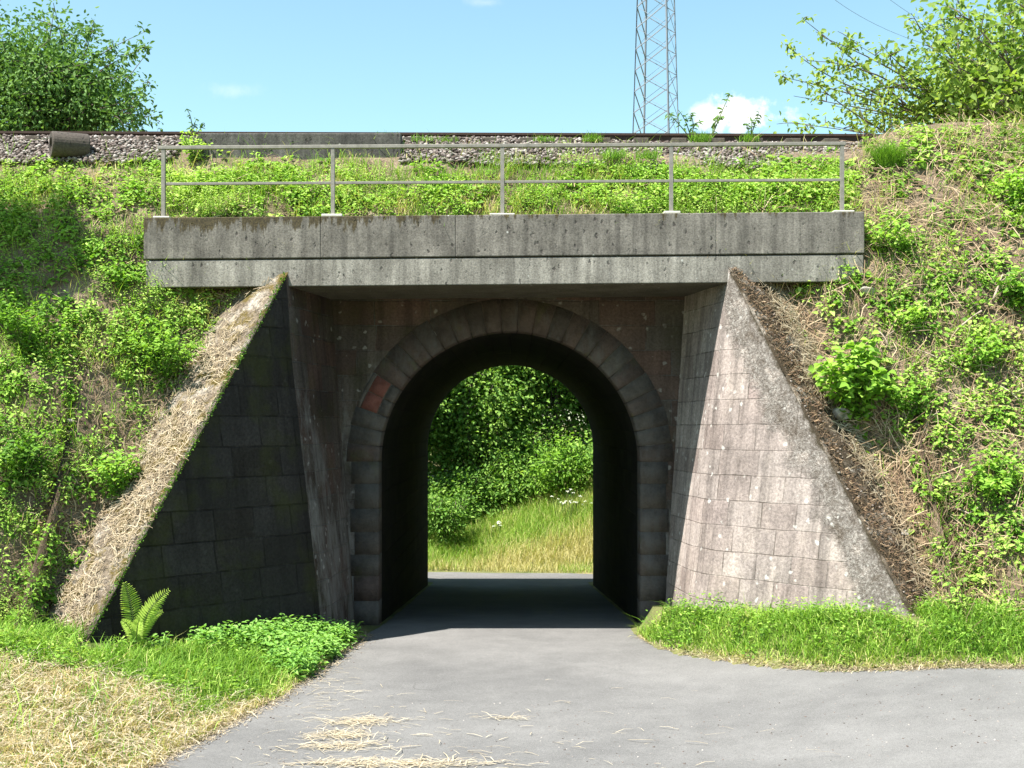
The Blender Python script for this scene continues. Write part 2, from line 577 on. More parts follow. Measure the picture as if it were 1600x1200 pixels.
M['beam'] = m_concrete('board_marked_concrete', (0.185, 0.168, 0.148), (0.105, 0.095, 0.083))
M['girder'] = m_concrete('girder_concrete', (0.25, 0.232, 0.205), (0.16, 0.147, 0.128), moss=False)
M['oldconc'] = m_concrete('dark_old_concrete', (0.105, 0.099, 0.09), (0.055, 0.052, 0.049), moss=False)
M['pipeconc'] = m_concrete('pipe_concrete', (0.085, 0.07, 0.06), (0.05, 0.042, 0.036), streaks=False, moss=False)


def m_coping(name, mosscol, amount):
    t = NT(name)
    ob = t.coord()
    n1 = t.noise(ob, 3.4, 6, 0.7)
    n2 = t.noise(ob, 24, 6, 0.8)
    n3 = t.noise(ob, 75, 4, 0.8)
    c = t.ramp(n1, [(0.3, (0.11, 0.085, 0.055)), (0.5, (0.25, 0.2, 0.15)), (0.66, (0.48, 0.43, 0.37))])
    c = t.mix(0.9, c, t.ramp(n2, [(0.36, 0.25), (0.5, 0.9), (0.66, 1.6)]), 'MULTIPLY')
    f = t.ramp(t.noise(ob, 2.3, 6, 0.75), [(0.56 - amount, 0), (0.64 - amount, 0.92)])
    c = t.mix(f, c, t.mix(0.8, mosscol, t.ramp(n3, [(0.35, 0.4), (0.65, 1.9)]), 'MULTIPLY'))
    return t.finish(c, 0.95, t.bump(t.math('ADD', n2, t.math('MULTIPLY', n3, 0.4)), 1.0, 0.05), spec=0.15)


M['coping_l'] = m_coping('mossy_coping', (0.14, 0.105, 0.03), 0.06)
M['coping_r'] = m_coping('weathered_coping', (0.06, 0.045, 0.028), 0.14)


def m_plain(name, a, b, scale=8, rough=0.6, metal=0.0, spec=0.4, bump=0.3):
    t = NT(name)
    ob = t.coord()
    n = t.noise(ob, scale, 6, 0.7)
    c = t.ramp(n, [(0.3, a), (0.7, b)])
    return t.finish(c, rough, t.bump(n, bump, 0.005), spec=spec, metal=metal)


M['galv'] = m_plain('galvanised_steel', (0.15, 0.14, 0.12), (0.27, 0.25, 0.22), 11, 0.6, 0.1)
M['plate'] = m_plain('mortar_pad', (0.4, 0.38, 0.34), (0.6, 0.57, 0.52), 30, 0.9)
M['rail'] = m_plain('rusty_rail', (0.03, 0.018, 0.014), (0.065, 0.036, 0.026), 20, 0.75, 0.2)
M['railhead'] = m_plain('rail_running_edge', (0.1, 0.075, 0.06), (0.2, 0.16, 0.13), 20, 0.5, 0.6)
M['sleeper'] = m_plain('old_sleeper', (0.05, 0.04, 0.032), (0.12, 0.1, 0.08), 15, 0.9)
M['bark'] = m_plain('bark', (0.05, 0.04, 0.03), (0.14, 0.11, 0.085), 14, 0.9, bump=0.9)
M['twig'] = m_plain('twig', (0.09, 0.07, 0.045), (0.17, 0.13, 0.09), 14, 0.85)
M['stem'] = m_plain('green_stem', (0.06, 0.11, 0.025), (0.11, 0.16, 0.04), 14, 0.7)
M['pylon'] = m_plain('pylon_steel', (0.13, 0.15, 0.18), (0.2, 0.22, 0.25), 2, 0.6, 0.1)
M['wire'] = m_plain('wire', (0.12, 0.13, 0.14), (0.16, 0.17, 0.18), 2, 0.6, 0.2)
M['paleS'] = m_plain('pale_stone', (0.22, 0.19, 0.16), (0.42, 0.38, 0.33), 14, 0.9, bump=0.9)
M['soil'] = m_soil()
M['ground'] = m_ground()
M['asphalt'] = m_asphalt()


def m_ballast():
    t = NT('ballast_stone')
    ob = t.coord()
    tint = t.attr('tint')
    c = t.ramp(tint, [(0, (0.05, 0.036, 0.03)), (0.4, (0.145, 0.115, 0.102)), (0.75, (0.235, 0.2, 0.18)), (1, (0.39, 0.36, 0.335))])
    c = t.mix(0.5, c, t.ramp(t.noise(ob, 40, 4, 0.7), [(0.3, 0.6), (0.7, 1.2)]), 'MULTIPLY')
    return t.finish(c, 0.9, spec=0.25)


M['ballast'] = m_ballast()


def m_crumb():
    t = NT('crumb')
    c = t.ramp(t.attr('tint'), [(0, (0.03, 0.022, 0.014)), (0.45, (0.07, 0.052, 0.034)), (0.7, (0.14, 0.11, 0.085)), (0.9, (0.26, 0.22, 0.19)), (1, (0.36, 0.32, 0.28))])
    return t.finish(c, 0.95, spec=0.1)


M['crumb'] = m_crumb()


# ------------------------------------------------------------------ terrain functions
def road_rise(X, Y):
    return 0.4 * sstep(1.6, 5.4, X) * sstep(20.0, 16.5, Y) if not hasattr(X, '__len__') else 0.4 * sstep(1.6, 5.4, X) * sstep(20.0, 16.5, Y)


def ssY(a, b, Y):
    return sstep(a, b, Y)


def road_z(X, Y):
    X = np.asarray(X, dtype=float)
    Y = np.asarray(Y, dtype=float)
    z = 0.4 * sstep(1.6, 5.4, X) * (1 - sstep(16.5, 20.0, Y))
    z = z + np.interp(Y, [18, 20.5, 32.65, 34.6, 36.5, 60], [0, -0.02, -0.9, -0.99, -1.05, -1.05])
    z = z + 1.5 * (1 - sstep(2.0, 9.5, Y))
    return z


# road outline (plan)
LEDGE = np.array([(-2.05, 36.6), (-2.05, 21), (-2.12, 20.0), (-2.22, 19.4), (-2.35, 18.0), (-2.5, 16.5), (-2.74, 14.8), (-3.09, 13.14), (-3.35, 11.9), (-3.9, 9.5), (-5, 6)])
REDGE = np.array([(1.98, 36.6), (1.98, 20.8), (1.86, 19.6), (2.0, 18.6), (2.3, 17.7), (2.85, 16.7), (3.4, 15.8), (3.9, 15.2), (4.6, 14.8), (5.9, 14.62), (9, 14.55), (40, 14.5)])


def ledge_x(Y):
    return np.interp(Y, LEDGE[::-1, 1], LEDGE[::-1, 0])


def redge_y(X):
    return np.interp(X, REDGE[2:, 0], REDGE[2:, 1])


def ground_z(X, Y):
    X = np.asarray(X, dtype=float)
    Y = np.asarray(Y, dtype=float)
    z = road_z(X, Y)
    near = 1 - sstep(19.8, 21.0, Y)
    dl = np.clip(ledge_x(Y) - X, 0, 50)
    z = z + near * np.clip(0.2 * dl, 0, 0.62) * sstep(0.0, 0.8, dl)
    dr = np.clip(Y - redge_y(X), 0, 8) * sstep(1.9, 2.5, X)
    z = z + near * np.clip(0.42 * dr, 0, 0.42)
    # bank beyond the tunnel
    far = sstep(36.1, 36.6, Y)
    yo = 36.3 + 0.12 * (2.0 - X)
    dy = np.clip(Y - yo, 0, 40)
    bank = 0.17 * dy + 0.25 * np.clip(X + 2.5, 0, 6) * sstep(0, 4, dy)
    z = z + np.where(Y > 34, np.clip(bank, 0, 4.0), 0)
    z = z + 0.05 * (vnoise(X, Y, 1.1) - 0.5) * (near * (dl > 0.3) + near * (dr > 0.2) + (Y > 37))
    return z


# wing walls: top, foot (at the bend), toe
WL = dict(top=Vector((-3.26, 18.45, 5.38)), foot=Vector((-2.65, 18.6, -0.2)), toe=Vector((-5.243, 15.65, 0.5)), pc_t=Vector((-2.9, 20.5, 5.3)), pc_b=Vector((-2.5, 20.5, -0.2)), s=-1)
WR = dict(top=Vector((3.15, 18.45, 5.45)), foot=Vector((2.56, 18.6, -0.2)), toe=Vector((5.05, 15.95, 0.72)), pc_t=Vector((2.78, 20.5, 5.3)), pc_b=Vector((2.42, 20.5, -0.2)), s=1)
WL['th'], WR['th'] = 1.05, 0.8
for W in (WL, WR):
    d = (W['toe'] - W['top'])
    d.z = 0
    d.normalize()
    n = Vector((-d.y, d.x, 0))
    if n.y < 0:
        n = -n
    W['d'] = d
    W['n'] = n          # horizontal, into the bank
    W['dz'] = (W['toe'].z - W['top'].z) / ((W['toe'] - W['top']).xy.length)


def cop_pt(W, z):
    """point of the inner coping edge at height z"""
    t = (W['top'].z - z) / (W['top'].z - W['toe'].z)
    p = W['top'].lerp(W['toe'], t)
    return p


PROF_Y = [13.9, 15.2, 15.75, 18.5, 18.95, 20.05, 20.5, 20.75, 24.6, 25.4, 32.6, 36.4]
PROF_Z = [-0.6, 0.35, 0.95, 5.42, 6.12, 7.38, 7.62, 7.75, 7.75, 7.4, 5.45, -1.4]


def slope_z(X, Y):
    X = np.asarray(X, dtype=float)
    Y = np.asarray(Y, dtype=float)
    z = np.interp(Y, PROF_Y, PROF_Z)
    m = sstep(15.2, 16.2, Y) * (1 - sstep(20.0, 20.6, Y))
    z = z + m * 0.35 * (fbm(X, Y + z, 0.8) - 0.5)
    # shoulder of soil covering the ballast on the right
    z = z + 0.36 * sstep(5.4, 6.6, X) * sstep(19.2, 20.4, Y) * (1 - sstep(20.6, 21.5, Y)) * (0.8 + 0.5 * vnoise(X, Y, 1.2))
    for W in (WL, WR):
        a = W['top'] + W['n'] * W['th']
        d = W['d']
        L = (W['toe'] - W['top']).xy.length
        u = np.clip((X - a.x) * d.x + (Y - a.y) * d.y, 0, L)
        qx = a.x + d.x * u
        qy = a.y + d.y * u
        dist = np.hypot(X - qx, Y - qy)
        zc = W['top'].z + W['dz'] * u
        k = np.exp(-(dist / 0.55) ** 2)
        tgt = zc - 0.06
        low = np.interp(qy, PROF_Y, PROF_Z)
        z = z - k * np.clip(low - tgt, -0.5, 2.0) * (Y < 18.6 + 0.4)
    return z


def front_y(X):
    """where the bank starts, going back from the viewer"""
    X = np.asarray(X, dtype=float)
    y = np.full(X.shape, 13.9)
    inner = 18.72
    for W in (WL, WR):
        a = W['top'] + W['n'] * (W['th'] - 0.12)
        b = W['toe'] + W['n'] * (W['th'] - 0.12)
        s = W['s']
        xx = X * s
        ax, bx = a.x * s, b.x * s
        yy = np.interp(xx, [ax, bx], [a.y, b.y])
        y = np.where((xx <= bx) & (xx > ax), yy, y)
        y = np.where((xx <= ax) & (xx >= 0), np.maximum(inner, min(a.y, 18.8)), y)
    return y


# ------------------------------------------------------------------ ground sheet + road
xs = np.unique(np.concatenate([np.linspace(-500, -60, 8), np.linspace(-60, -12, 17), np.arange(-12, 12.01, 0.2), np.linspace(12, 60, 17), np.linspace(60, 500, 8)]))
ys = np.unique(np.concatenate([np.linspace(-120, -10, 8), np.linspace(-10, 8, 12), np.arange(8, 22, 0.2), np.arange(22, 46, 0.4), np.linspace(46, 120, 14), np.linspace(120, 1500, 12)]))
GX, GY = np.meshgrid(xs, ys)
GZ = ground_z(GX, GY)
GZ = np.where(GY > 60, np.minimum(GZ, 3.0), GZ)


def grid_faces(ny, nx):
    i = np.arange(ny * nx).reshape(ny, nx)
    return np.stack([i[:-1, :-1], i[:-1, 1:], i[1:, 1:], i[1:, :-1]], -1).reshape(-1, 4)


g = fastmesh('ground', np.stack([GX, GY, GZ], -1).reshape(-1, 3), [grid_faces(*GX.shape)], M['ground'], smooth=True)
tag(g, kind='structure')

# road: strip through the tunnel, and the part that swings away to the right
ry = np.concatenate([np.arange(6, 22, 0.15), np.arange(22, 36.7, 0.5), [36.7]])
rows = []
NXR = 24
XS = 1.86
for y in ry:
    xl = float(ledge_x(y)) + 0.05 * (vnoise(y, 3, 2.2) - 0.5)
    xr = XS if y < 19.7 else 1.98
    if y >= 34.0:
        k = float(sstep(33.6, 35.4, y))
        xl, xr = xl - 14 * k, xr + 14 * k
        # beyond the portal the lane runs along the foot of the far bank
    xx = xl + (xr - xl) * np.linspace(0, 1, NXR)
    rows.append(np.stack([xx, np.full(NXR, y), road_z(xx, y) + 0.012], -1))
rd = np.array(rows)
cx_ = np.concatenate([XS + (8 - XS) * np.linspace(0, 1, 120) ** 1.5, np.linspace(8.5, 45, 30)])
NYR = 70
rc = []
for x in cx_:
    yt = float(redge_y(x)) + 0.05 * (vnoise(x, 5, 2.0) - 0.5)
    yy = 6 + (yt - 6) * np.linspace(0, 1, NYR)
    rc.append(np.stack([np.full(NYR, x), yy, road_z(np.full(NYR, x), yy) + 0.012], -1))
rc = np.array(rc)
f1 = grid_faces(rd.shape[0], NXR)
f2 = grid_faces(len(cx_), NYR)[:, ::-1] + rd.shape[0] * NXR
ro = fastmesh('road', np.concatenate([rd.reshape(-1, 3), rc.reshape(-1, 3)]), [np.concatenate([f1, f2])], M['asphalt'], smooth=True)
tag(ro, kind='structure')

# ------------------------------------------------------------------ embankment
ex = np.unique(np.concatenate([np.linspace(-90, -12, 30), np.arange(-12, 12.01, 0.1), np.linspace(12, 90, 30)]))
FR = 64
back = np.array([20.3, 20.5, 20.75, 21.5, 22.5, 23.5, 24.6, 25.4, 27, 29, 31, 32.58])
cols = []
fy = front_y(ex)
for x, f in zip(ex, fy):
    yy = np.concatenate([np.linspace(f, 20.05, FR), back, [34.5, 36.6]])
    if abs(x) < 4.6:
        yy[-2:] = [32.585, 32.59]
    zz = slope_z(np.full(yy.shape, x), yy)
    if f > 14.5 and abs(x) > 3.0:
        zz[0] -= 0.25
    cols.append(np.stack([np.full(yy.shape, x), yy, zz], -1))
EM = np.array(cols)
em = fastmesh('embankment', EM.reshape(-1, 3), [grid_faces(EM.shape[0], EM.shape[1])[:, ::-1]], M['soil'], smooth=True)
tag(em, kind='structure')


def sample_bank(weight, n):
    """n points on the front of the embankment, weight(x, y, z) -> density"""
    F = EM[:, :FR + 2]
    a = F[:-1, :-1].reshape(-1, 3)
    b = F[1:, :-1].reshape(-1, 3)
    c = F[1:, 1:].reshape(-1, 3)
    d = F[:-1, 1:].reshape(-1, 3)
    nr = np.cross(c - a, d - b)
    ar = np.linalg.norm(nr, axis=1) / 2
    nr = norm(nr)
    nr[nr[:, 2] < 0] *= -1
    cen = (a + b + c + d) / 4
    wgt = ar * weight(cen[:, 0], cen[:, 1], cen[:, 2])
    wgt[np.abs(cen[:, 0]) > 11.9] = 0
    wgt = wgt / wgt.sum()
    k = R.choice(len(a), n, p=wgt)
    u = R.random((n, 1))
    v = R.random((n, 1))
    p = a[k] * (1 - u) * (1 - v) + b[k] * u * (1 - v) + c[k] * u * v + d[k] * (1 - u) * v
    return p, nr[k]


def hit(px, py, fn=None):
    """walk a line of sight to the bank (or ground) and return the point met"""
    for Y in np.arange(9.0, 60, 0.02):
        X = (px - 800) * Y / 2000
        z = H - (py - 663) * Y / 2000
        if fn is None:
            g0 = float(ground_z(X, Y))
            f = float(front_y(np.array([X]))[0])
            if 13.9 <= Y < 24 and Y >= f:
                g0 = max(g0, float(slope_z(X, Y)))
        else:
            g0 = float(fn(X, Y))
        if z <= g0:
            return Vector((X, Y, g0))
    return Vector((X, Y, z))


# ------------------------------------------------------------------ the underpass
TILT = 0.0085
under = empty('railway_underpass', (0, 19, 0))
tag(under, 'sandstone railway underpass with round arch, splayed wing walls and long concrete beam across the top', 'underpass')


def local(o, parent):
    """keep world coordinates while parenting to an Empty placed at its base"""
    o.parent = parent
    o.matrix_parent_inverse = parent.matrix_basis.inverted()
    return o


CX, RAD, SPR, YP, YF = -0.04, 2.09, 2.6, 20.47, 32.65


def arch_outline(r, zb, n=40, extra=0.0):
    pts = [(CX - r, zb)]
    for i in range(n + 1):
        a = math.pi - math.pi * i / n
        pts.append((CX + r * math.cos(a), SPR + r * math.sin(a)))
    pts.append((CX + r, zb))
    return pts


def portal_face(name, y, r, x0, x1, zb, zt, mat, flip=False, thick=0.5):
    """flat wall with the arched opening, as strips from the opening to the outer rectangle"""
    inner = arch_outline(r, zb)
    mb_v, mb_f, uv = [], [], []
    outer = []
    for (x, z) in inner:
        if z <= SPR:
            outer.append((x0 if x < CX else x1, z))
        else:
            dx, dz = x - CX, z - SPR
            k = 1e9
            if dx < -1e-6:
                k = min(k, (x0 - CX) / dx)
            if dx > 1e-6:
                k = min(k, (x1 - CX) / dx)
            if dz > 1e-6:
                k = min(k, (zt - SPR) / dz)
            outer.append((CX + dx * k, SPR + dz * k))
    # corner vertices
    n = len(inner)
    seg = 1
    for (x, z) in inner + outer:
        mb_v.append((x, y, z))
        uv.append((x, z))
    for i in range(n - 1):
        f = [i, i + 1, n + i + 1, n + i]
        mb_f.append(f if not flip else f[::-1])
    mb_v += [(x0, y, zt), (x1, y, zt)]
    uv += [(x0, zt), (x1, zt)]
    q, tr = [], []
    for i in range(n - 1):
        (ax, az), (bx, bz) = outer[i], outer[i + 1]
        if abs(ax - x0) < 1e-6 and abs(bz - zt) < 1e-6 and abs(az - zt) > 1e-6:
            tr.append([n + i, n + i + 1, 2 * n])
        if abs(az - zt) < 1e-6 and abs(bx - x1) < 1e-6 and abs(bz - zt) > 1e-6:
            tr.append([n + i, n + i + 1, 2 * n + 1])
    return fastmesh(name, mb_v, [np.array(mb_f), np.array(tr)] if tr else [np.array(mb_f)], mat, uv=np.array(uv))


RT = 0.52       # ring thickness
pf = portal_face('portal_wall', YP + 0.03, RAD + 0.1, -3.3, 3.2, -0.4, 5.35, M['portal'])
local(pf, under)
# the stones of the ring and the jambs, each a chamfered block, one mesh
V, Q, TT = [], [], []


def ring_block(poly_in, poly_out, y0, y1, tint, ends=(0, 1)):
    """block between two points of the intrados and two of the extrados, chamfer on the arris"""
    (a, b), (c, d) = poly_in, poly_out        # a-b along intrados, c-d along extrados
    n0 = len(V)
    ch = 0.03
    def lerp(p, q, t):
        return (p[0] + (q[0] - p[0]) * t, p[1] + (q[1] - p[1]) * t)
    la = math.hypot(c[0] - a[0], c[1] - a[1])
    ai, bi = lerp(a, c, ch / la), lerp(b, d, ch / la)
    am, bm = lerp(a, c, ch * 0.3 / la), lerp(b, d, ch * 0.3 / la)
    rows = [(a, b, y1), (a, b, y0 + ch), (am, bm, y0 + ch * 0.3), (ai, bi, y0), (c, d, y0), (c, d, y1)]
    for (p, q, y) in rows:
        V.append((p[0], y, p[1]))
        V.append((q[0], y, q[1]))
    m = len(rows)
    for i in range(m - 1):
        Q.append([n0 + 2 * i, n0 + 2 * i + 1, n0 + 2 * i + 3, n0 + 2 * i + 2])
        TT.append(tint)
    # sides as fans of quads
    for s in ends:
        idx = [n0 + 2 * i + s for i in range(m)]
        Q.append([idx[0], idx[1], idx[2], idx[5]] if s == 0 else [idx[5], idx[2], idx[1], idx[0]])
        Q.append([idx[2], idx[3], idx[4], idx[5]] if s == 0 else [idx[5], idx[4], idx[3], idx[2]])
        TT.extend([tint, tint])


NB = 27
for i in range(NB):
    a0 = math.pi - math.pi * i / NB - 0.002
    a1 = math.pi - math.pi * (i + 1) / NB + 0.002
    ro_ = RAD + RT + random.uniform(-0.012, 0.012)
    P = lambda r, a: (CX + r * math.cos(a), SPR + r * math.sin(a))
    tint = random.choice([0.15, 0.3, 0.45, 0.6, 0.7, 0.85])
    if 8 <= i <= 19:
        tint = random.choice([0.05, 0.3, 0.32, 0.38, 0.2])
    off = random.uniform(0.0, 0.003)
    # subdivide along the arc for a smooth intrados
    for s in range(3):
        b0 = a0 + (a1 - a0) * s / 3
        b1 = a0 + (a1 - a0) * (s + 1) / 3
        en = {0: (0,), 1: (), 2: (1,)}[s]
        if i in (3, 4):
            # the bared red stone, its face broken back to the red
            q0, q1 = (0.16, 0.44)
            ring_block((P(RAD, b0), P(RAD, b1)), (P(RAD + q0, b0), P(RAD + q0, b1)), YP + 0.024 + off, YP + 0.45, tint, en)
            ring_block((P(RAD + q0, b0), P(RAD + q0, b1)), (P(RAD + q1, b0), P(RAD + q1, b1)), YP + 0.0255 + 0.3 * off, YP + 0.45, 0.99, en)
            ring_block((P(RAD + q1, b0), P(RAD + q1, b1)), (P(ro_, b0), P(ro_, b1)), YP + 0.024 + off, YP + 0.45, tint, en)
            continue
        ring_block((P(RAD, b0), P(RAD, b1)), (P(ro_, b0), P(ro_, b1)), YP + 0.024 + off, YP + 0.45, tint, en)
zz = SPR
k = 0
while zz > -0.35:
    hgt = random.uniform(0.34, 0.46)
    for s in (-1, 1):
        wd = 0.40 if (k % 2) else 0.46
        wd += random.uniform(-0.02, 0.02)
        tint = random.choice([0.3, 0.55, 0.65, 0.8, 0.75])
        x = CX + s * RAD
        a, b = (x, zz - hgt + 0.003), (x, zz)
        c, d = (x + s * wd, zz - hgt + 0.003), (x + s * wd, zz)
        if s > 0:
            a, b, c, d = b, a, d, c
        ring_block((a, b), (c, d), YP + 0.024 + random.uniform(-0.002, 0.003), YP + 0.45, tint)
    zz -= hgt
    k += 1
ring = fastmesh('arch_ring', V, [np.array(Q)], M['ring'], tint=TT)
local(ring, under)
# vault
V, UV = [], []
out_ = arch_outline(RAD + 0.015, -1.4, 48)
yvs = np.linspace(YP + 0.05, YF, 26)
acc = np.concatenate([[0], np.cumsum([math.dist(out_[i], out_[i + 1]) for i in range(len(out_) - 1)])])
for y in yvs:
    for (p, s) in zip(out_, acc):
        V.append((p[0], y, p[1]))
        UV.append((y, s))
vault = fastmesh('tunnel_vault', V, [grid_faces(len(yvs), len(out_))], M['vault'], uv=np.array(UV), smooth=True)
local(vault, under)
farw = portal_face('far_portal_wall', YF, RAD + 0.015, -4.7, 4.7, -1.6, 5.7, M['portal'], flip=True)
local(farw, under)
fb = MB().box(-4.7, 4.7, YF - 0.25, YF - 0.004, 4.75, 5.85)
local(fb.build('far_parapet', M['oldconc']), under)

# concrete beam: lower girder + proud parapet band with the shadow groove between


def tl(x, y, z):
    return (x, y, z + TILT * x)


BX0, BX1 = -5.33, 5.10
beam = MB()
beam.box(BX0 + 0.03, BX1 - 0.01, 18.53, 20.62, 5.225, 5.612, tl)
bo = beam.build('concrete_girder', M['girder'], bevel=0.012)
M['soffit'] = m_concrete('dark_soffit_concrete', (0.115, 0.1, 0.075), (0.07, 0.06, 0.042), streaks=False, moss=False)  # darker, browner concrete for the girder's downward faces
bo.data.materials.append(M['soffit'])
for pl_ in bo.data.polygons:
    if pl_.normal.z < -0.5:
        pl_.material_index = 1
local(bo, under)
nk = MB().box(BX0 + 0.06, BX1 - 0.04, 18.585, 20.5, 5.60, 5.66, tl).build('girder_joint', M['oldconc'])
local(nk, under)
# parapet object: origin at its top so that the moss hangs from it
pm = MB()
for (a, b) in ((BX0, -2.77), (-2.7685, -0.818), (-0.816, 2.955), (2.9565, BX1)):
    pm.box(a, b, 18.518, 18.95, 5.634 - 6.235, 0.0, tl)
po = pm.build('concrete_parapet', M['beam'], bevel=0.012)
po.location = (0, 0, 6.235)
local(po, under)


# wing walls
def wing(W, mat, cmat, rmat):
    rows_z = np.concatenate([np.linspace(-0.2, W['top'].z - 0.25, 34), np.linspace(W['top'].z - 0.2, W['top'].z, 5)])
    NU1, NUB, NU2 = 8, 7, 22
    V, UV, ED = [], [], []
    z0, z1 = W['foot'].z, W['top'].z
    edge_in = []
    for z in rows_z:
        t = (z - z0) / (z1 - z0)
        B = W['foot'].lerp(W['top'], t)
        C = W['pc_b'].lerp(W['pc_t'], t)
        C.z = z
        t2 = (z1 - z) / (z1 - W['toe'].z)
        E = W['top'].lerp(W['toe'], t2)
        E.z = z
        lenE = (E - B).length
        r = min(0.5, lenE * 0.5)
        d1 = (C - B).normalized()
        d2 = (E - B).normalized() if lenE > 1e-4 else W['d'].copy()
        p1 = B + d1 * max(r, 0.002)
        p2 = B + d2 * max(r, 0.001)
        pts = [C.lerp(p1, i / NU1) for i in range(NU1)]
        for i in range(NUB):
            s = i / (NUB - 1)
            pts.append((p1 * (1 - s) ** 2 + B * 2 * s * (1 - s) + p2 * s * s))
        pts += [p2.lerp(E, (i + 1) / NU2) for i in range(NU2)]
        u = np.concatenate([[0], np.cumsum([(pts[i + 1] - pts[i]).length for i in range(len(pts) - 1)])])
        # measure along from the bend so the courses line up
        u = u - u[NU1 + NUB // 2]
        rg = 0.012 * (vnoise(np.arange(len(pts)) * 0.37 + z, z * 3.1, 1.3) - 0.5)
        for i, p in enumerate(pts):
            k = rg[i] if i < len(pts) - 1 else 0.05 * (fbm(z * 2.0, 4.0, 3.0) - 0.45)
            q = p - W['n'] * k
            V.append(tuple(q))
            UV.append((u[i] * (1 if W['s'] > 0 else -1) + 10, z + 0.07 + 5))
            ED.append((u[-1] - u[i]))
        edge_in.append(pts[-1])
    nu = NU1 + NUB + NU2
    fc = grid_faces(len(rows_z), nu)
    if W['s'] < 0:
        fc = fc[:, ::-1]
    wo_ = fastmesh('wing_wall', V, [fc], mat, uv=np.array(UV), attrs={'edge': ED}, smooth=True)
    wo_.data.materials.append(rmat)
    fi = np.tile(np.arange(nu - 1), len(rows_z) - 1)
    wo_.data.polygons.foreach_set('material_index', np.where(fi < NU1 + NUB // 2, 1, 0).astype(np.int32))
    local(wo_, under)
    # coping: ragged sloping top + buried back
    edge_in = [p for p in edge_in]
    # carry the slope a little below ground
    lo = W['top'].lerp(W['toe'], 1.12)
    dense = [W['top'].lerp(lo, i / 70) for i in range(71)]
    V, UV = [], []
    NT_ = 10
    for i, p in enumerate(dense):
        for j in range(NT_):
            s = j / (NT_ - 1)
            q = p + W['n'] * (W['th'] * s)
            bumpy = 0.07 * (fbm(i * 0.12 + 5 * W['s'], s * 2.5, 2.0) - 0.5)
            rim = 0 if j == 0 else 1
            q = q + Vector((0, 0, bumpy * rim + (0.012 if j == 0 else 0.0)))
            if j == 0:
                q = q - W['n'] * (0.012 + 0.06 * vnoise(i * 0.6, 3, 1.0) * vnoise(i * 0.23, 8, 1.0))
            V.append(tuple(q))
        q = p + W['n'] * W['th']
        V.append((q.x, q.y, q.z - 1.0))
        q = p - W['n'] * 0.008
        V.append((q.x, q.y, q.z - 0.05))
    # order: [..NT_ top.., back, lip]; rebuild as a strip lip, top..., back
    nn = NT_ + 2
    idx = np.arange(len(V)).reshape(-1, nn)
    idx = np.concatenate([idx[:, -1:], idx[:, :NT_], idx[:, NT_:NT_ + 1]], axis=1)
    fc = np.stack([idx[:-1, :-1], idx[:-1, 1:], idx[1:, 1:], idx[1:, :-1]], -1).reshape(-1, 4)
    if W['s'] < 0:
        fc = fc[:, ::-1]
    co = fastmesh('coping', V, [fc], cmat)
    co.parent = wo_
    return wo_


wl = wing(WL, M['wing_shaded'], M['coping_l'], M['portal'])
wl['label'] = 'dark wing wall in shade with straw on its sloping top'
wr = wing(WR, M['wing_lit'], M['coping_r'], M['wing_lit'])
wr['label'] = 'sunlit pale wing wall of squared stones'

# ------------------------------------------------------------------ railing
YR = 18.66
PX = [-5.08, -2.61, -0.14, 2.32, 4.81]
ztop = lambda x: 7.235 + TILT * x * 0.7
zpar = lambda x: 6.235 + TILT * x
ra = empty('metal_railing', (0, YR, 6.235))
tag(ra, 'grey galvanised steel railing with five posts and two rails on the concrete beam', 'railing')
tr = MB().box(-5.16, 4.86, YR - 0.035, YR + 0.035, 0, 0.05, lambda x, y, z: (x, y, z + ztop(x)))
local(tr.build('top_rail', M['galv'], bevel=0.006), ra)
for i in range(4):
    mr = MB().box(PX[i] + 0.028, PX[i + 1] - 0.028, YR - 0.018, YR + 0.018, -0.52, -0.482, lambda x, y, z: (x, y, z + ztop(x)))
    local(mr.build('middle_rail', M['galv'], bevel=0.004), ra)
for i, x in enumerate(PX):
    p = MB().box(x - 0.028, x + 0.028, YR - 0.028, YR + 0.028, zpar(x) + 0.02, ztop(x))
    pob = p.build('post', M['galv'], bevel=0.004)
    local(pob, ra)
    b = MB()
    wd = 0.12 + 0.03 * (i % 3)
    b.box(x - wd, x + wd, YR - 0.13, YR + 0.12, zpar(x) - 0.003, zpar(x) + 0.024 + 0.012 * (i % 2))
    pl = b.build('base_plate', M['plate'], bevel=0.008)
    pl.parent = pob

# ------------------------------------------------------------------ track
TR_S = -0.0035
track = empty('railway_track', (0, 21.7, 7.8))
tag(track, 'single railway track with rusty rails on the embankment crest', 'railway track')
for k, y in enumerate((21.0, 22.505)):
    m = MB()
    prof = [(-0.075, 0.0), (0.075, 0.0), (0.075, 0.018), (0.012, 0.04), (0.012, 0.125), (0.036, 0.135), (0.036, 0.172), (-0.036, 0.172), (-0.036, 0.135), (-0.012, 0.125), (-0.012, 0.04), (-0.075, 0.018)]
    n = len(prof)
    for x in (-60.0, 60.0):
        for (a, b) in prof:
            m.v.append((x, y + a, 7.805 + b + TR_S * x))
    for i in range(n):
        m.f.append([i, (i + 1) % n, n + (i + 1) % n, n + i])
    local(m.build('rail', M['rail']), track)
for i in range(48):
    x = -14.4 + i * 0.61
    s = MB().box(x - 0.12, x + 0.12, 20.5, 23.0, 7.66 + TR_S * x, 7.80 + TR_S * x)
    local(s.build('sleeper', M['sleeper'], bevel=0.01), track)

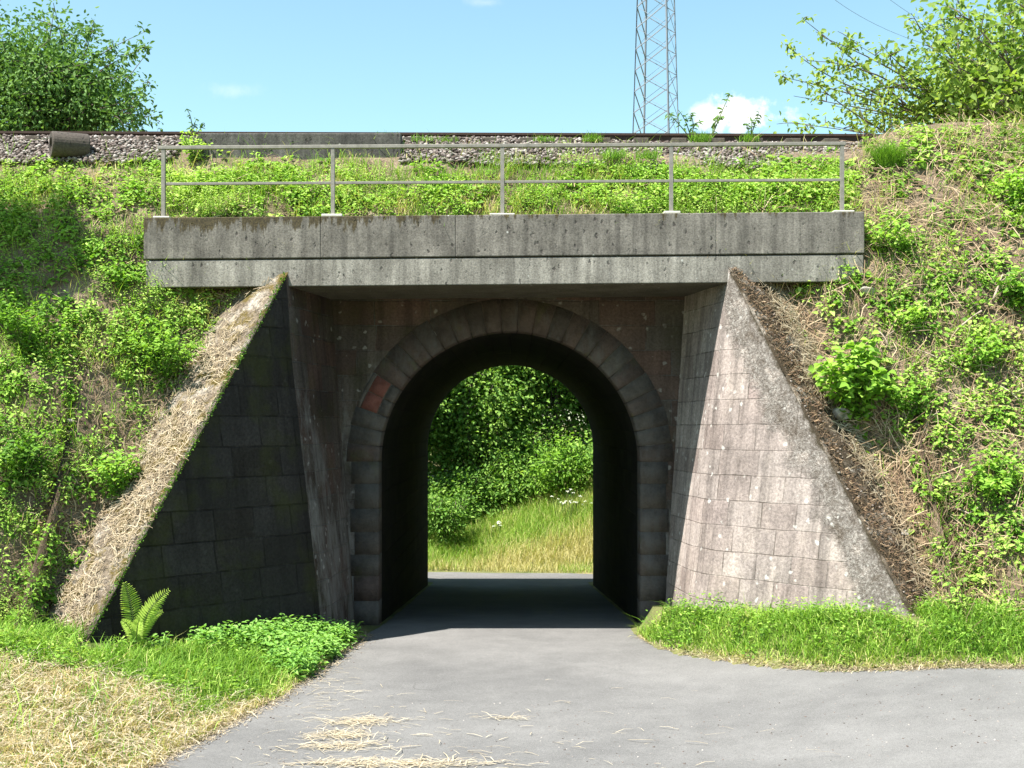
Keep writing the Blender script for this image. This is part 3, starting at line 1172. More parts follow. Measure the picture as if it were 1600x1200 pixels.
# ballast stones
ICO_V = []
ph = (1 + 5 ** 0.5) / 2
for a in (-1, 1):
    for b in (-ph, ph):
        ICO_V += [(0, a, b), (a, b, 0), (b, 0, a)]
ICO_V = norm(np.array(ICO_V, dtype=float))
import bmesh
bm = bmesh.new()
bmesh.ops.create_icosphere(bm, subdivisions=1, radius=1)
ICO_V = np.array([v.co[:] for v in bm.verts])
ICO_F = np.array([[v.index for v in f.verts] for f in bm.faces])
bm.free()


def stones(name, P, size, mat, flat=0.75):
    n = len(P)
    k = len(ICO_V)
    jit = 1 + 0.8 * (R.random((n, k, 1)) - 0.5)
    sc = size[:, None, None] * np.stack([0.8 + 0.5 * R.random(n), 0.8 + 0.5 * R.random(n), flat * (0.8 + 0.4 * R.random(n))], -1)[:, None, :]
    v = ICO_V[None] * jit * sc
    an = R.random(n) * 6.28
    c, s = np.cos(an)[:, None], np.sin(an)[:, None]
    x = v[..., 0] * c - v[..., 1] * s
    y = v[..., 0] * s + v[..., 1] * c
    tx = (R.random(n) - 0.5)[:, None] * 1.4
    y2 = y * np.cos(tx) - v[..., 2] * np.sin(tx)
    z2 = y * np.sin(tx) + v[..., 2] * np.cos(tx)
    v = np.stack([x, y2, z2], -1) + P[:, None, :]
    f = (ICO_F[None] + (np.arange(n) * k)[:, None, None]).reshape(-1, 3)
    return fastmesh(name, v.reshape(-1, 3), [f], mat, tint=np.repeat(R.random(n), len(ICO_F)))


n = 24000
bx = R.uniform(-10.5, 7.2, n)
by = R.uniform(19.78, 20.95, n)
bz = np.interp(by, [19.78, 20.5, 20.62, 20.95], [7.16, 7.72, 7.80, 7.83]) + TR_S * bx + R.normal(0, 0.012, n) - 0.06 * sstep(0.5, 2.5, bx)
keep = ~((bx > -5.3) & (bx < -1.75) & (by < 20.42))
keep &= by > 19.78 + 0.25 * fbm(bx, by * 0, 1.2)
st = stones('ballast', np.stack([bx, by, bz], -1)[keep], R.uniform(0.016, 0.036, keep.sum()), M['ballast'])
tag(st, 'grey and reddish track ballast stones along the rail', 'ballast', kind='stuff')
n = 9000
P2 = np.stack([R.uniform(-12, 9, n), R.uniform(20.95, 24.3, n), np.full(n, 7.80)], -1)
st2 = fastmesh('ballast_bed', [(-60, 20.7, 7.78 + 60 * 0.0035), (60, 20.7, 7.78 - 60 * 0.0035), (60, 24.4, 7.78 - 60 * 0.0035), (-60, 24.4, 7.78 + 60 * 0.0035)], [np.array([[0, 1, 2, 3]])], M['soil'])
tag(st2, kind='structure')

# low dark concrete wall holding the ballast + pipe stub
rw = MB()
rw.box(-4.95, -1.745, 20.14, 20.40, 6.9, 7.785)
rwo = rw.build('retaining_wall', M['oldconc'], bevel=0.02)
tag(rwo, 'low dark concrete retaining wall holding back ballast beside the rail', 'retaining wall')
pc = MB()
segs = 28
for (x, r) in ((-0.29, 0.11), (-0.29, 0.185), (-0.27, 0.20), (0.25, 0.20), (0.27, 0.19), (0.27, 0.11), (-0.285, 0.105)):
    for k in range(segs):
        a = 2 * math.pi * k / segs
        ca, sa = math.cos(0.5), math.sin(0.5)
        yy_ = r * math.cos(a)
        pc.v.append((-6.92 + x * ca - yy_ * sa, 20.05 + x * sa + yy_ * ca, 7.57 + r * math.sin(a) * 0.98 + 0.02 * x))
for i in range(6):
    for k in range(segs):
        pc.f.append([i * segs + k, i * segs + (k + 1) % segs, (i + 1) * segs + (k + 1) % segs, (i + 1) * segs + k][::-1])
pco = pc.build('concrete_pipe', M['pipeconc'], smooth=False)
tag(pco, 'short brown concrete pipe lying in the ballast below the left tree', 'concrete pipe')


# ------------------------------------------------------------------ leaves
def leaves(name, P, D, N, L, Wd, tint, mat, parent=None, fold=0.25, droop=0.15):
    n = len(P)
    L = np.asarray(L)[:, None] if np.ndim(L) else np.full((n, 1), L)
    Wd = np.asarray(Wd)[:, None] if np.ndim(Wd) else np.full((n, 1), Wd)
    D = norm(D)
    S = norm(np.cross(D, N))
    U = np.cross(S, D)
    v = np.empty((n, 6, 3), dtype=np.float32)
    v[:, 0] = P
    up = U * Wd * fold
    v[:, 1] = P + D * L * 0.28 + S * Wd * 0.5 + up
    v[:, 2] = P + D * L * 0.68 + S * Wd * 0.4 + up - U * L * droop * 0.4
    v[:, 3] = P + D * L - U * L * droop
    v[:, 4] = P + D * L * 0.68 - S * Wd * 0.4 + up - U * L * droop * 0.4
    v[:, 5] = P + D * L * 0.28 - S * Wd * 0.5 + up
    b = (np.arange(n) * 6)[:, None]
    f = np.concatenate([b + np.array([[0, 1, 2, 3]]), b + np.array([[0, 3, 4, 5]])], 1).reshape(-1, 4)
    return fastmesh(name, v.reshape(-1, 3), [f], mat, parent, tint=np.repeat(np.clip(tint, 0, 1), 2))


def plant_leaves(base, up, height, spread, nl, leafL, ratio=0.45, tint0=None, jitter=0.25):
    """leaf arrays for many small plants: nl leaves spiralling up a stem"""
    n = len(base)
    t = (np.arange(nl)[None, :] + R.random((n, nl))) / nl
    t = 0.15 + 0.85 * t
    az = R.random((n, 1)) * 6.28 + np.arange(nl)[None, :] * 2.4 + R.normal(0, 0.4, (n, nl))
    e1 = norm(np.cross(up, np.array([0.31, 0.77, 0.2])))
    e2 = np.cross(up, e1)
    rad = e1[:, None, :] * np.cos(az)[..., None] + e2[:, None, :] * np.sin(az)[..., None]
    sp = np.asarray(spread)[:, None, None] * (1.1 - 0.6 * t)[..., None] * (0.3 + 0.7 * R.random((n, nl, 1)))
    P = base[:, None, :] + up[:, None, :] * (np.asarray(height)[:, None] * t)[..., None] + rad * sp
    D = rad + up[:, None, :] * (0.15 + 0.3 * R.normal(0, 1, (n, nl, 1)))
    N = up[:, None, :] + 0.35 * R.normal(0, 1, (n, nl, 3)) + np.array([-0.1, -0.25, 0.35])
    L = np.asarray(leafL)[:, None] * (0.6 + 0.7 * R.random((n, nl))) * (1.15 - 0.45 * t)
    ti = (tint0[:, None] if tint0 is not None else 0.5) + jitter * R.normal(0, 1, (n, nl)) + 0.18 * (t - 0.5)
    s = lambda a: a.reshape(-1, a.shape[-1])
    return s(P), s(D), s(N), L.ravel(), L.ravel() * ratio, ti.ravel()


def grass_mesh(name, P, up, length, width, lean, tint, mat, parent=None):
    n = len(P)
    az = R.random(n) * 6.28
    out = np.stack([np.cos(az), np.sin(az), np.zeros(n)], -1)
    side = np.stack([-np.sin(az + R.normal(0, 0.8, n)), np.cos(az), np.zeros(n)], -1)
    side = norm(side)
    L = length[:, None]
    w2 = width[:, None] / 2
    le = lean[:, None]
    p1 = P + up * L * 0.5 + out * L * le * 0.25
    p2 = P + up * L * (1 - 0.35 * le) + out * L * le * 0.9
    v = np.stack([P - side * w2, P + side * w2, p1 + side * w2 * 0.8, p1 - side * w2 * 0.8, p2], 1)
    b = (np.arange(n) * 5)[:, None]
    q = b + np.array([[0, 1, 2, 3]])
    t3 = b + np.array([[3, 2, 4]])
    return fastmesh(name, v.reshape(-1, 3), [q, t3], mat, parent, tint=np.concatenate([np.clip(tint, 0, 1)] * 2))


def strips(name, A, D, Nn, L, wd, bend, tint, mat, parent=None):
    """thin bent flat straws"""
    D = norm(D)
    S = norm(np.cross(D, Nn))
    L = L[:, None]
    w2 = wd[:, None] / 2
    m = A + D * L * 0.5 + S * bend[:, None] * L + Nn * L * 0.06
    e = A + D * L
    v = np.stack([A - S * w2, A + S * w2, m + S * w2, m - S * w2, e + S * w2 * 0.7, e - S * w2 * 0.7], 1)
    n = len(A)
    b = (np.arange(n) * 6)[:, None]
    f = np.concatenate([b + np.array([[0, 1, 2, 3]]), b + np.array([[3, 2, 4, 5]])], 1).reshape(-1, 4)
    return fastmesh(name, v.reshape(-1, 3), [f], mat, parent, tint=np.repeat(np.clip(tint, 0, 1), 2))


# ------------------------------------------------------------------ ground cover on the bank
def near_coping(x, y, d0):
    """1 on the bank beside the copings where little grows"""
    out = np.zeros_like(x)
    for W in (WL, WR):
        a = W['top'] + W['n'] * W['th']
        d = W['d']
        L = (W['toe'] - W['top']).xy.length
        u = np.clip((x - a.x) * d.x + (y - a.y) * d.y, 0, L)
        dist = np.hypot(x - a.x - d.x * u, y - a.y - d.y * u)
        out = np.maximum(out, (dist < d0 * (0.5 + vnoise(u, d0, 1.7))).astype(float))
    return out


BARE = [hit(155, 545), hit(148, 600), hit(112, 670), hit(98, 720), hit(75, 880), hit(30, 935), hit(150, 280), hit(185, 470), hit(240, 520), hit(215, 640), hit(85, 800), hit(70, 840)]
BARE_R = [0.3, 0.3, 0.3, 0.3, 0.25, 0.22, 0.2, 0.22, 0.14, 0.14, 0.28, 0.25]
CLUMP = [(1400, 395, .45), (1440, 380, .3), (1470, 470, .35), (1560, 450, .5), (1540, 540, .4), (1500, 570, .35), (1430, 640, .55), (1550, 660, .5),
         (1480, 690, .4), (1560, 755, .5), (1450, 775, .35), (1420, 730, .3), (1440, 840, .3), (1410, 480, .3), (1370, 500, .3), (1300, 560, .25),
         (1580, 340, .5), (1600, 300, .5), (1500, 350, .25), (1270, 440, .3), (1340, 440, .25), (1590, 560, .35), (1580, 850, .5), (1500, 900, .4), (1460, 930, .4),
         (1350, 360, .25), (1380, 350, .25), (1530, 250, .5), (1600, 230, .6), (1440, 240, .5), (1520, 800, .3), (1390, 690, .35)]
FULL = [(hit(a, b), c) for a, b, c in ((60, 370, .8), (130, 330, .5), (20, 470, .6), (290, 470, .45), (270, 560, .4), (200, 420, .35))]
CL = [(hit(a, b), c) for a, b, c in CLUMP]


def dens_green(x, y, z):
    d = np.ones_like(x)
    nz = fbm(x, z + y, 1.5)
    # left and top: nearly closed cover with bare scars
    left = x < 3.2
    d = np.where(left, 0.10 + 1.0 * sstep(0.36, 0.52, nz), d)
    for p, r in zip(BARE, BARE_R):
        dd = (x - p.x) ** 2 + (y - p.y) ** 2 + (z - p.z) ** 2
        d = d * (1 - 0.92 * np.exp(-dd / (r * r)))
    for q, r in FULL:
        dd = (x - q.x) ** 2 + (y - q.y) ** 2 + (z - q.z) ** 2
        d = np.maximum(d, 1.0 * np.exp(-dd / (r * r)))
    right = (x >= 3.2) & ((x > 5.2) | (y < 18.7))
    dr = 0.12 + 0.45 * sstep(0.47, 0.6, nz)
    for p, r in CL:
        dd = (x - p.x) ** 2 + (y - p.y) ** 2 + (z - p.z) ** 2
        dr = np.maximum(dr, 1.15 * np.exp(-dd / (r * r * 0.45)))
    d = np.where(right, dr, d)
    # thin out at the foot of the ballast
    d = d * (1 - 0.97 * sstep(19.75, 20.05, y + 0.4 * (vnoise(x, 0 * y, 1.3) - 0.5)) * (x < 5.6))
    d = d * (1 - 0.9 * np.where(x < 0, near_coping(x, y, 0.06), near_coping(x, y, 0.26)))
    d = d * (y < 20.6)
    return d


n = 11000
p, nr = sample_bank(dens_green, n)
up = norm(nr * 0.45 + np.array([0, -0.12, 0.8]))
big = fbm(p[:, 0], p[:, 1] + p[:, 2], 0.9)
rightm = p[:, 0] > 3.3
t0 = 0.46 + 0.8 * (big - 0.5) + 0.14 * (np.abs(p[:, 0]) < 5.4) * (p[:, 1] > 18.6) + 0.12 * rightm + 0.12 * (p[:, 0] < -3.3) + 0.1 * R.normal(0, 1, n)
# three kinds of weed in drifts: nettles, broad low leaves, fine feathery stuff
ka = fbm(p[:, 0] + 40, p[:, 1] + p[:, 2], 1.4) + 0.12 * R.normal(0, 1, n)
kind = np.where(ka < 0.44, 0, np.where(ka < 0.54, 1, 2))
kind = np.where(rightm & (R.random(n) < 0.5), 1, kind)
parts_ = []
for kk, (h0, h1, l0, l1, rat, nl, sp0, dt) in enumerate([(0.12, 0.34, 0.055, 0.085, 0.46, 13, 0.07, 0.0), (0.06, 0.2, 0.08, 0.125, 0.62, 8, 0.09, -0.04), (0.12, 0.36, 0.03, 0.055, 0.36, 24, 0.1, 0.1)]):
    q = kind == kk
    m_ = q.sum()
    hh = (h0 + (h1 - h0) * R.random(m_) ** 1.4 * (0.35 + 1.5 * big[q])) * (1 - 0.4 * sstep(19.2, 19.9, p[q][:, 1]))
    parts_.append(plant_leaves(p[q], up[q], hh, sp0 * (0.7 + 0.6 * R.random(m_)), nl, l0 + (l1 - l0) * R.random(m_), rat, t0[q] + dt, 0.2))
lv = [np.concatenate([c[i] for c in parts_]) for i in range(6)]
gc = leaves('ground_cover', *lv, M['weed'])
tag(gc, 'low bright green weeds and nettles covering the embankment slopes', 'ground cover', kind='stuff')
# grass among it
n = 48000


def dens_grass(x, y, z):
    nz = fbm(x + 9, z + y, 1.3)
    d = 0.25 + sstep(0.42, 0.6, nz)
    d = d * np.where(x > 5.0, 0.6, 1.0)
    d = d + 0.8 * (np.abs(x) < 5.2) * (y > 18.7)
    return d * (1 - 0.6 * near_coping(x, y, 0.2)) * (y < 20.55) * (1 - 0.9 * sstep(19.78, 20.05, y + 0.4 * (vnoise(x, 0 * y, 1.7) - 0.5)) * (x < 5.5))


p, nr = sample_bank(dens_grass, n)
dry = sstep(0.52, 0.68, fbm(p[:, 0] * 1.0 + 31, p[:, 1] + p[:, 2], 1.6))
ti = np.clip(0.55 + 0.22 * R.normal(0, 1, n) + 0.5 * dry, 0, 1)
gm = grass_mesh('slope_grass', p, norm(nr * 0.3 + np.array([0, -0.1, 0.9]) + 0.25 * R.normal(0, 1, (n, 3))), 0.1 + 0.36 * R.random(n) ** 1.6, R.uniform(0.005, 0.012, n), R.uniform(0.3, 1.3, n), ti, M['grass'])
tag(gm, 'tufts of green and yellowing grass scattered over the embankment', 'grass', kind='stuff')
# dead stems and litter
n = 19000


def dens_dead(x, y, z):
    nz = fbm(x + 3, z + y + 7, 1.1)
    d = 0.05 + 0.25 * sstep(0.45, 0.6, nz)
    d = np.where(x > 3.0, 0.3 + 0.7 * nz, d)
    d = np.where(np.abs(x) < 5.2, np.where(y > 18.7, 0.12 + 0.9 * (y < 19.1) * (vnoise(x, 0 * y, 1.4) > 0.55), d), d)
    d = d + 1.5 * near_coping(x, y, 0.34)
    for q, r in zip(BARE, BARE_R):
        dd = (x - q.x) ** 2 + (y - q.y) ** 2 + (z - q.z) ** 2
        d = d + 1.0 * np.exp(-dd / (r * r))
    return d * (y < 20.5) * (1 - 0.8 * sstep(19.7, 19.95, y) * (x < 5.5))


p, nr = sample_bank(dens_dead, n)
dirs = np.cross(nr, R.normal(0, 1, (n, 3))) + 0.25 * nr * R.random((n, 1))
dm = strips('dead_litter', p + nr * R.uniform(0.005, 0.09, (n, 1)), dirs, nr, R.uniform(0.08, 0.42, n) * (0.6 + 0.7 * (p[:, 0] > 3)), R.uniform(0.004, 0.012, n), R.normal(0, 0.08, n), R.normal(0.5, 0.28, n), M['deadstem'])
tag(dm, 'tangle of dry brown stems and dead leaves on the embankment', 'plant litter', kind='stuff')

# straw lying on the copings


def coping_points(W, n, bias=0.0):
    u = R.random(n) * 1.03
    s = R.random(n) ** (1 + bias)
    a = np.array(W['top'])
    b = np.array(W['toe'])
    p = a + (b - a) * u[:, None] + np.array(W['n']) * (W['th'] * 1.08 * s)[:, None]
    d = norm(b - a)
    nn = norm(np.cross(d, np.array(W['n'])))
    if nn[2] < 0:
        nn = -nn
    return p, nn, u, s


n = 6500
p, nn, u, s = coping_points(WL, n)
keep = R.random(n) < (0.1 + 0.9 * sstep(0.1, 0.25, u)) * (0.12 + 0.88 * sstep(0.36, 0.52, fbm(p[:, 0] * 2, p[:, 2], 1.9))) * (0.35 + 0.65 * sstep(0.0, 0.18, s))
p = p[keep]
n = len(p)
dr = np.cross(np.tile(nn, (n, 1)), R.normal(0, 1, (n, 3))) + 0.15 * nn
p = p + nn * R.uniform(0.008, 0.045, (n, 1))
sw = strips('straw', p, dr, np.tile(nn, (n, 1)), R.uniform(0.05, 0.2, n), R.uniform(0.004, 0.009, n), R.normal(0, 0.1, n), R.normal(0.52, 0.27, n), M['straw'])
tag(sw, 'dry straw heaped on the sloping top of the shaded left wing wall', 'straw', kind='stuff')
n = 6500
p, nn, u, s = coping_points(WR, n, -0.4)
keep = R.random(n) < sstep(0.3, 0.85, s + 0.6 * (fbm(p[:, 2], p[:, 0], 2.5) - 0.5)) * (0.2 + 0.8 * sstep(0.35, 0.55, fbm(p[:, 0] * 2, p[:, 2], 1.3)))
p = p[keep]
n = len(p)
dr = np.cross(np.tile(nn, (n, 1)), R.normal(0, 1, (n, 3))) + 0.15 * nn
sw = strips('straw', p + nn * R.uniform(0.012, 0.07, (n, 1)), dr, np.tile(nn, (n, 1)), R.uniform(0.05, 0.24, n), R.uniform(0.005, 0.012, n), R.normal(0, 0.07, n), R.normal(0.55, 0.25, n), M['straw'])
tag(sw, 'loose straw and dry stems along the top of the sunlit right wing wall', 'straw', kind='stuff')
# crumbs of stone and moss along the weathered arris of the right wing
n = 1700
p, nn, u, s = coping_points(WR, n, 0.3)
cr = stones('crumbled_stone', p + nn * R.uniform(-0.006, 0.01, (n, 1)), 0.005 + 0.02 * R.random(n) ** 3, M['crumb'])
tag(cr, 'crumbled stone along the top of the sunlit wing wall', 'rubble', kind='stuff')
n = 9000
p, nn, u, s = coping_points(WR, n, 0.0)
k = R.random(n) < (1 - 0.75 * sstep(0.2, 0.7, s)) * sstep(0.3, 0.5, fbm(p[:, 2] * 1.5, s * 2, 1.6) + 0.15 * (s < 0.25))
p = p[k]
n = len(p)
mo = strips('moss', p + nn * R.uniform(0.0, 0.03, (n, 1)), R.normal(0, 1, (n, 3)) + 0.4 * nn, np.tile(nn, (n, 1)), R.uniform(0.02, 0.07, n), R.uniform(0.006, 0.014, n), R.normal(0, 0.2, n), R.normal(0.22, 0.22, n), M['deadstem'])
tag(mo, 'dark dry moss along the edge of the sunlit right wing wall', 'moss', kind='stuff')
# moss fringe on the left wing arris
n = 2600
u = R.random(n)
a = np.array(WL['top'])
b = np.array(WL['toe'])
p = a + (b - a) * u[:, None] + np.array(WL['n']) * (R.random(n)[:, None] * 0.08 - 0.03) + np.array([0, 0, 1]) * R.uniform(-0.05, 0.02, (n, 1))
mo = leaves('moss', p, R.normal(0, 1, (n, 3)) + np.array([0.5, -0.4, 0.3]), R.normal(0, 1, (n, 3)), R.uniform(0.015, 0.04, n), R.uniform(0.012, 0.025, n), R.normal(0.25, 0.2, n), M['grass'])
tag(mo, 'ragged moss fringe along the edge of the shaded wing wall', 'moss', kind='stuff')


# ------------------------------------------------------------------ verges
def verge_pts(n, x0, x1, y0, y1, cond):
    x = R.uniform(x0, x1, n)
    y = R.uniform(y0, y1, n)
    k = cond(x, y)
    x, y = x[k], y[k]
    return np.stack([x, y, ground_z(x, y)], -1)


def left_ok(x, y):
    W = WL
    a, b = W['foot'], W['toe']
    # in front of the wing wall
    side = (x - a.x) * W['n'].x + (y - a.y) * W['n'].y
    return (x < ledge_x(y) - 0.02 + 0.10 * (vnoise(x * 0, y, 3.0) - 0.5)) & ((side < 0.0) | ((x < W['toe'].x) & (y < 15.9)))


def right_ok(x, y):
    W = WR
    a = W['foot']
    side = (x - a.x) * W['n'].x + (y - a.y) * W['n'].y
    return (y > redge_y(x) + 0.02 + 0.10 * (vnoise(x, y * 0, 3.0) - 0.5)) & ((side < 0.05) | ((x > W['toe'].x) & (y < 16.3))) & (x > 1.9)


zup = np.array([0, 0, 1.0])


def drymap(x, y):
    """0 lush .. 1 dry, on the left verge: the mown strip nearer the viewer is yellow"""
    b = 1 - sstep(14.2, 15.0, y + 1.1 * (fbm(x, y, 0.9) - 0.5))
    return np.clip(b - 0.6 * sstep(0.55, 0.68, fbm(x + 17, y, 0.9)), 0, 1)


p = verge_pts(173000, -11, -2.0, 8.5, 18.9, left_ok)
keep = np.abs(p[:, 0]) < 0.4 * p[:, 1] + 3.2
p = p[keep]
dm_ = drymap(p[:, 0], p[:, 1])
isd = R.random(len(p)) < dm_ * 0.92
pd = p[isd]
n = len(pd)
gl = R.uniform(0.06, 0.2, n)
pdu = norm(zup + 0.55 * R.normal(0, 1, (n, 3)) * np.array([1, 1, 0.3]))
patch = fbm(pd[:, 0], pd[:, 1], 1.7)
go = grass_mesh('dry_grass', pd, pdu, gl, R.uniform(0.004, 0.009, n), R.uniform(0.4, 1.3, n), 0.62 + 1.1 * (patch - 0.5) + 0.2 * R.normal(0, 1, n), M['drygrass'])
tag(go, 'mown straw coloured dry grass on the left verge in the foreground', 'dry grass', kind='stuff')
pg = p[~isd]
n = len(pg)
ed = sstep(0.0, 0.35, ledge_x(pg[:, 1]) - pg[:, 0])
go = grass_mesh('grass', pg, norm(zup + 0.3 * R.normal(0, 1, (n, 3))), (0.07 + 0.2 * R.random(n) + 0.22 * R.random(n) ** 8) * (0.5 + 0.5 * ed) * (0.6 + 0.8 * fbm(pg[:, 0], pg[:, 1], 2.3)), R.uniform(0.007, 0.016, n), R.uniform(0.3, 1.4, n),
                0.5 + 0.2 * R.normal(0, 1, n) + 0.5 * (1 - ed) + 0.5 * (fbm(pg[:, 0], pg[:, 1], 1.2) - 0.5), M['grass'])
tag(go, 'lush green grass on the verge left of the tunnel road', 'grass', kind='stuff')
# loose straw on the dry part
n = 9000
ps = verge_pts(int(n * 2.8), -10.5, -2.3, 9, 15.2, left_ok)
ps = ps[R.random(len(ps)) < drymap(ps[:, 0], ps[:, 1])]
n = len(ps)
sw = strips('hay', ps + zup * R.uniform(0.03, 0.12, (n, 1)), R.normal(0, 1, (n, 3)) * np.array([1, 1, 0.15]), np.tile(zup, (n, 1)), R.uniform(0.08, 0.3, n), R.uniform(0.004, 0.009, n), R.normal(0, 0.08, n), R.normal(0.8, 0.2, n), M['straw'])
tag(sw, 'loose pale hay lying on the dry left verge', 'hay', kind='stuff')
# right verge
p = verge_pts(118000, 1.8, 12.5, 14.3, 20.3, right_ok)
p = p[np.abs(p[:, 0]) < 0.4 * p[:, 1] + 3.2]
n = len(p)
ed = sstep(0.0, 0.28, p[:, 1] - redge_y(p[:, 0]))
go = grass_mesh('grass', p, norm(zup + np.array([0, -0.1, 0]) + 0.3 * R.normal(0, 1, (n, 3))), (0.07 + 0.19 * R.random(n) + 0.22 * R.random(n) ** 8) * (0.4 + 0.6 * ed) * (0.6 + 0.8 * fbm(p[:, 0], p[:, 1], 2.3)), R.uniform(0.007, 0.016, n), R.uniform(0.3, 1.4, n),
                0.52 + 0.18 * R.normal(0, 1, n) + 0.55 * (1 - ed) + 0.5 * (fbm(p[:, 0], p[:, 1], 1.2) - 0.5), M['grass'])
tag(go, 'bright green grass strip between the road and the sunlit wing wall', 'grass', kind='stuff')

# nettles at the foot of the dark wing and mixed herbs in both verges


def herb(n, x0, x1, y0, y1, cond, hf, lf, nl, tint, mat, name, label, cat):
    p = verge_pts(n, x0, x1, y0, y1, cond)
    n = len(p)
    up = norm(zup + 0.12 * R.normal(0, 1, (n, 3)))
    lv = plant_leaves(p, up, hf(p), np.full(n, 0.06) + 0.03 * R.random(n), nl, np.full(n, lf), 0.42, np.full(n, tint) + 0.12 * R.normal(0, 1, n))
    o = leaves(name, *lv, mat)
    return tag(o, label, cat, kind='stuff')


herb(2600, -5.0, -2.25, 15.4, 18.9, lambda x, y: left_ok(x, y) & (x < ledge_x(y) - 0.03) & (R.random(len(x)) < sstep(-0.5, 0.7, y - (16.55 - 0.15 * (x + 4.0)) + 2.2 * (fbm(x, y, 1.6) - 0.5))),
     lambda p: 0.13 + 0.25 * np.exp(-((p[:, 0] + 3.1) / 1.2) ** 2) * (0.4 + 0.8 * R.random(len(p))), 0.1, 13, 0.66, M['nettle'],
     'nettles', 'thick green nettle patch at the foot of the shaded left wing wall', 'nettles')
herb(3000, -10.5, -2.3, 14.2, 17.6, lambda x, y: left_ok(x, y) & (fbm(x, y, 1.4) > 0.42 + 0.3 * R.random(len(x))), lambda p: 0.1 + 0.16 * R.random(len(p)), 0.065, 8, 0.42, M['weed'],
     'verge_herbs', 'low leafy herbs among the green grass of the left verge', 'herbs')
herb(4000, 1.95, 12, 14.9, 20.2, lambda x, y: right_ok(x, y) & ((y > redge_y(x) + 0.45) | (fbm(x, y, 2.0) > 0.57)), lambda p: 0.1 + 0.2 * R.random(len(p)) + 0.1 * (p[:, 0] < 3.0), 0.065, 9, 0.42, M['weed'],
     'verge_herbs', 'low leafy herbs along the foot of the sunlit right wing wall', 'herbs')

# straw and grit on the road


def straw_patch(cx, cy, rx, ry_, n):
    x = cx + rx * R.normal(0, 0.5, n)
    y = cy + ry_ * R.normal(0, 0.5, n)
    return np.stack([x, y, road_z(x, y) + 0.016 + 0.02 * R.random(n)], -1)


ps = np.concatenate([straw_patch(-1.62, 13.7, 0.4, 0.25, 200), straw_patch(-1.75, 13.1, 0.34, 0.2, 190), straw_patch(-1.75, 12.65, 0.4, 0.14, 150), straw_patch(-1.1, 12.0, 0.9, 0.16, 380),
                     straw_patch(-0.1, 13.85, 0.18, 0.05, 24), straw_patch(-1.2, 13.1, 1.4, 1.6, 80), straw_patch(0.5, 13, 3, 2.2, 60), straw_patch(-2.2, 15.2, 0.4, 1.5, 70)])
n = len(ps)
dd = R.normal(0, 1, (n, 3)) * np.array([1.6, 0.7, 0.05])
sw = strips('road_straw', ps, dd, np.tile(zup, (n, 1)), R.uniform(0.04, 0.26, n), R.uniform(0.004, 0.01, n), R.normal(0, 0.07, n), R.normal(0.85, 0.18, n), M['straw'])
tag(sw, 'scattered clumps of pale straw lying on the asphalt in the foreground', 'straw', kind='stuff')
n = 700
gx = R.uniform(-2.8, 5.5, n)
gy = 11.5 + 3.2 * R.random(n) ** 1.5
gs = np.stack([gx, gy, road_z(gx, gy) + 0.012], -1)
e = 500
gy2 = R.uniform(11, 19.3, e)
gx2 = ledge_x(gy2) + R.normal(0.06, 0.09, e)
gs = np.concatenate([gs, np.stack([gx2, gy2, road_z(gx2, gy2) + 0.014], -1)])
keep = gs[:, 0] > ledge_x(gs[:, 1]) - 0.1
gs = gs[keep]
go = stones('road_grit', gs, R.uniform(0.004, 0.011, len(gs)), M['ballast'])
tag(go, 'loose grit and small stones on the asphalt and its left edge', 'grit', kind='stuff')
# dry earthy rim of the road edges
rim = []
for t in np.linspace(0, 1, 2600):
    pass
n = 3500
yy = R.uniform(10.5, 19.5, n)
xx = ledge_x(yy) + R.normal(-0.02, 0.08, n)
xr = R.uniform(1.9, 7.5, n)
yr = redge_y(xr) + R.normal(0.0, 0.05, n)
A = np.concatenate([np.stack([xx, yy, ground_z(xx, yy) + 0.02], -1), np.stack([xr, yr, ground_z(xr, yr) + 0.02], -1)])
n = len(A)
sw = strips('edge_straw', A, R.normal(0, 1, (n, 3)) * np.array([1, 1, 0.25]), np.tile(zup, (n, 1)), R.uniform(0.03, 0.14, n), R.uniform(0.004, 0.009, n), R.normal(0, 0.08, n), R.normal(0.6, 0.25, n), M['straw'])
tag(sw, 'dry bleached grass litter along both road edges', 'plant litter', kind='stuff')


# ------------------------------------------------------------------ shrubs, saplings, trees
def bez(a, b, sag, n=7, seed=None):
    a, b = Vector(a), Vector(b)
    m = (a + b) / 2 + Vector(sag)
    return [a * (1 - t) ** 2 + m * 2 * t * (1 - t) + b * t * t for t in [i / (n - 1) for i in range(n)]]


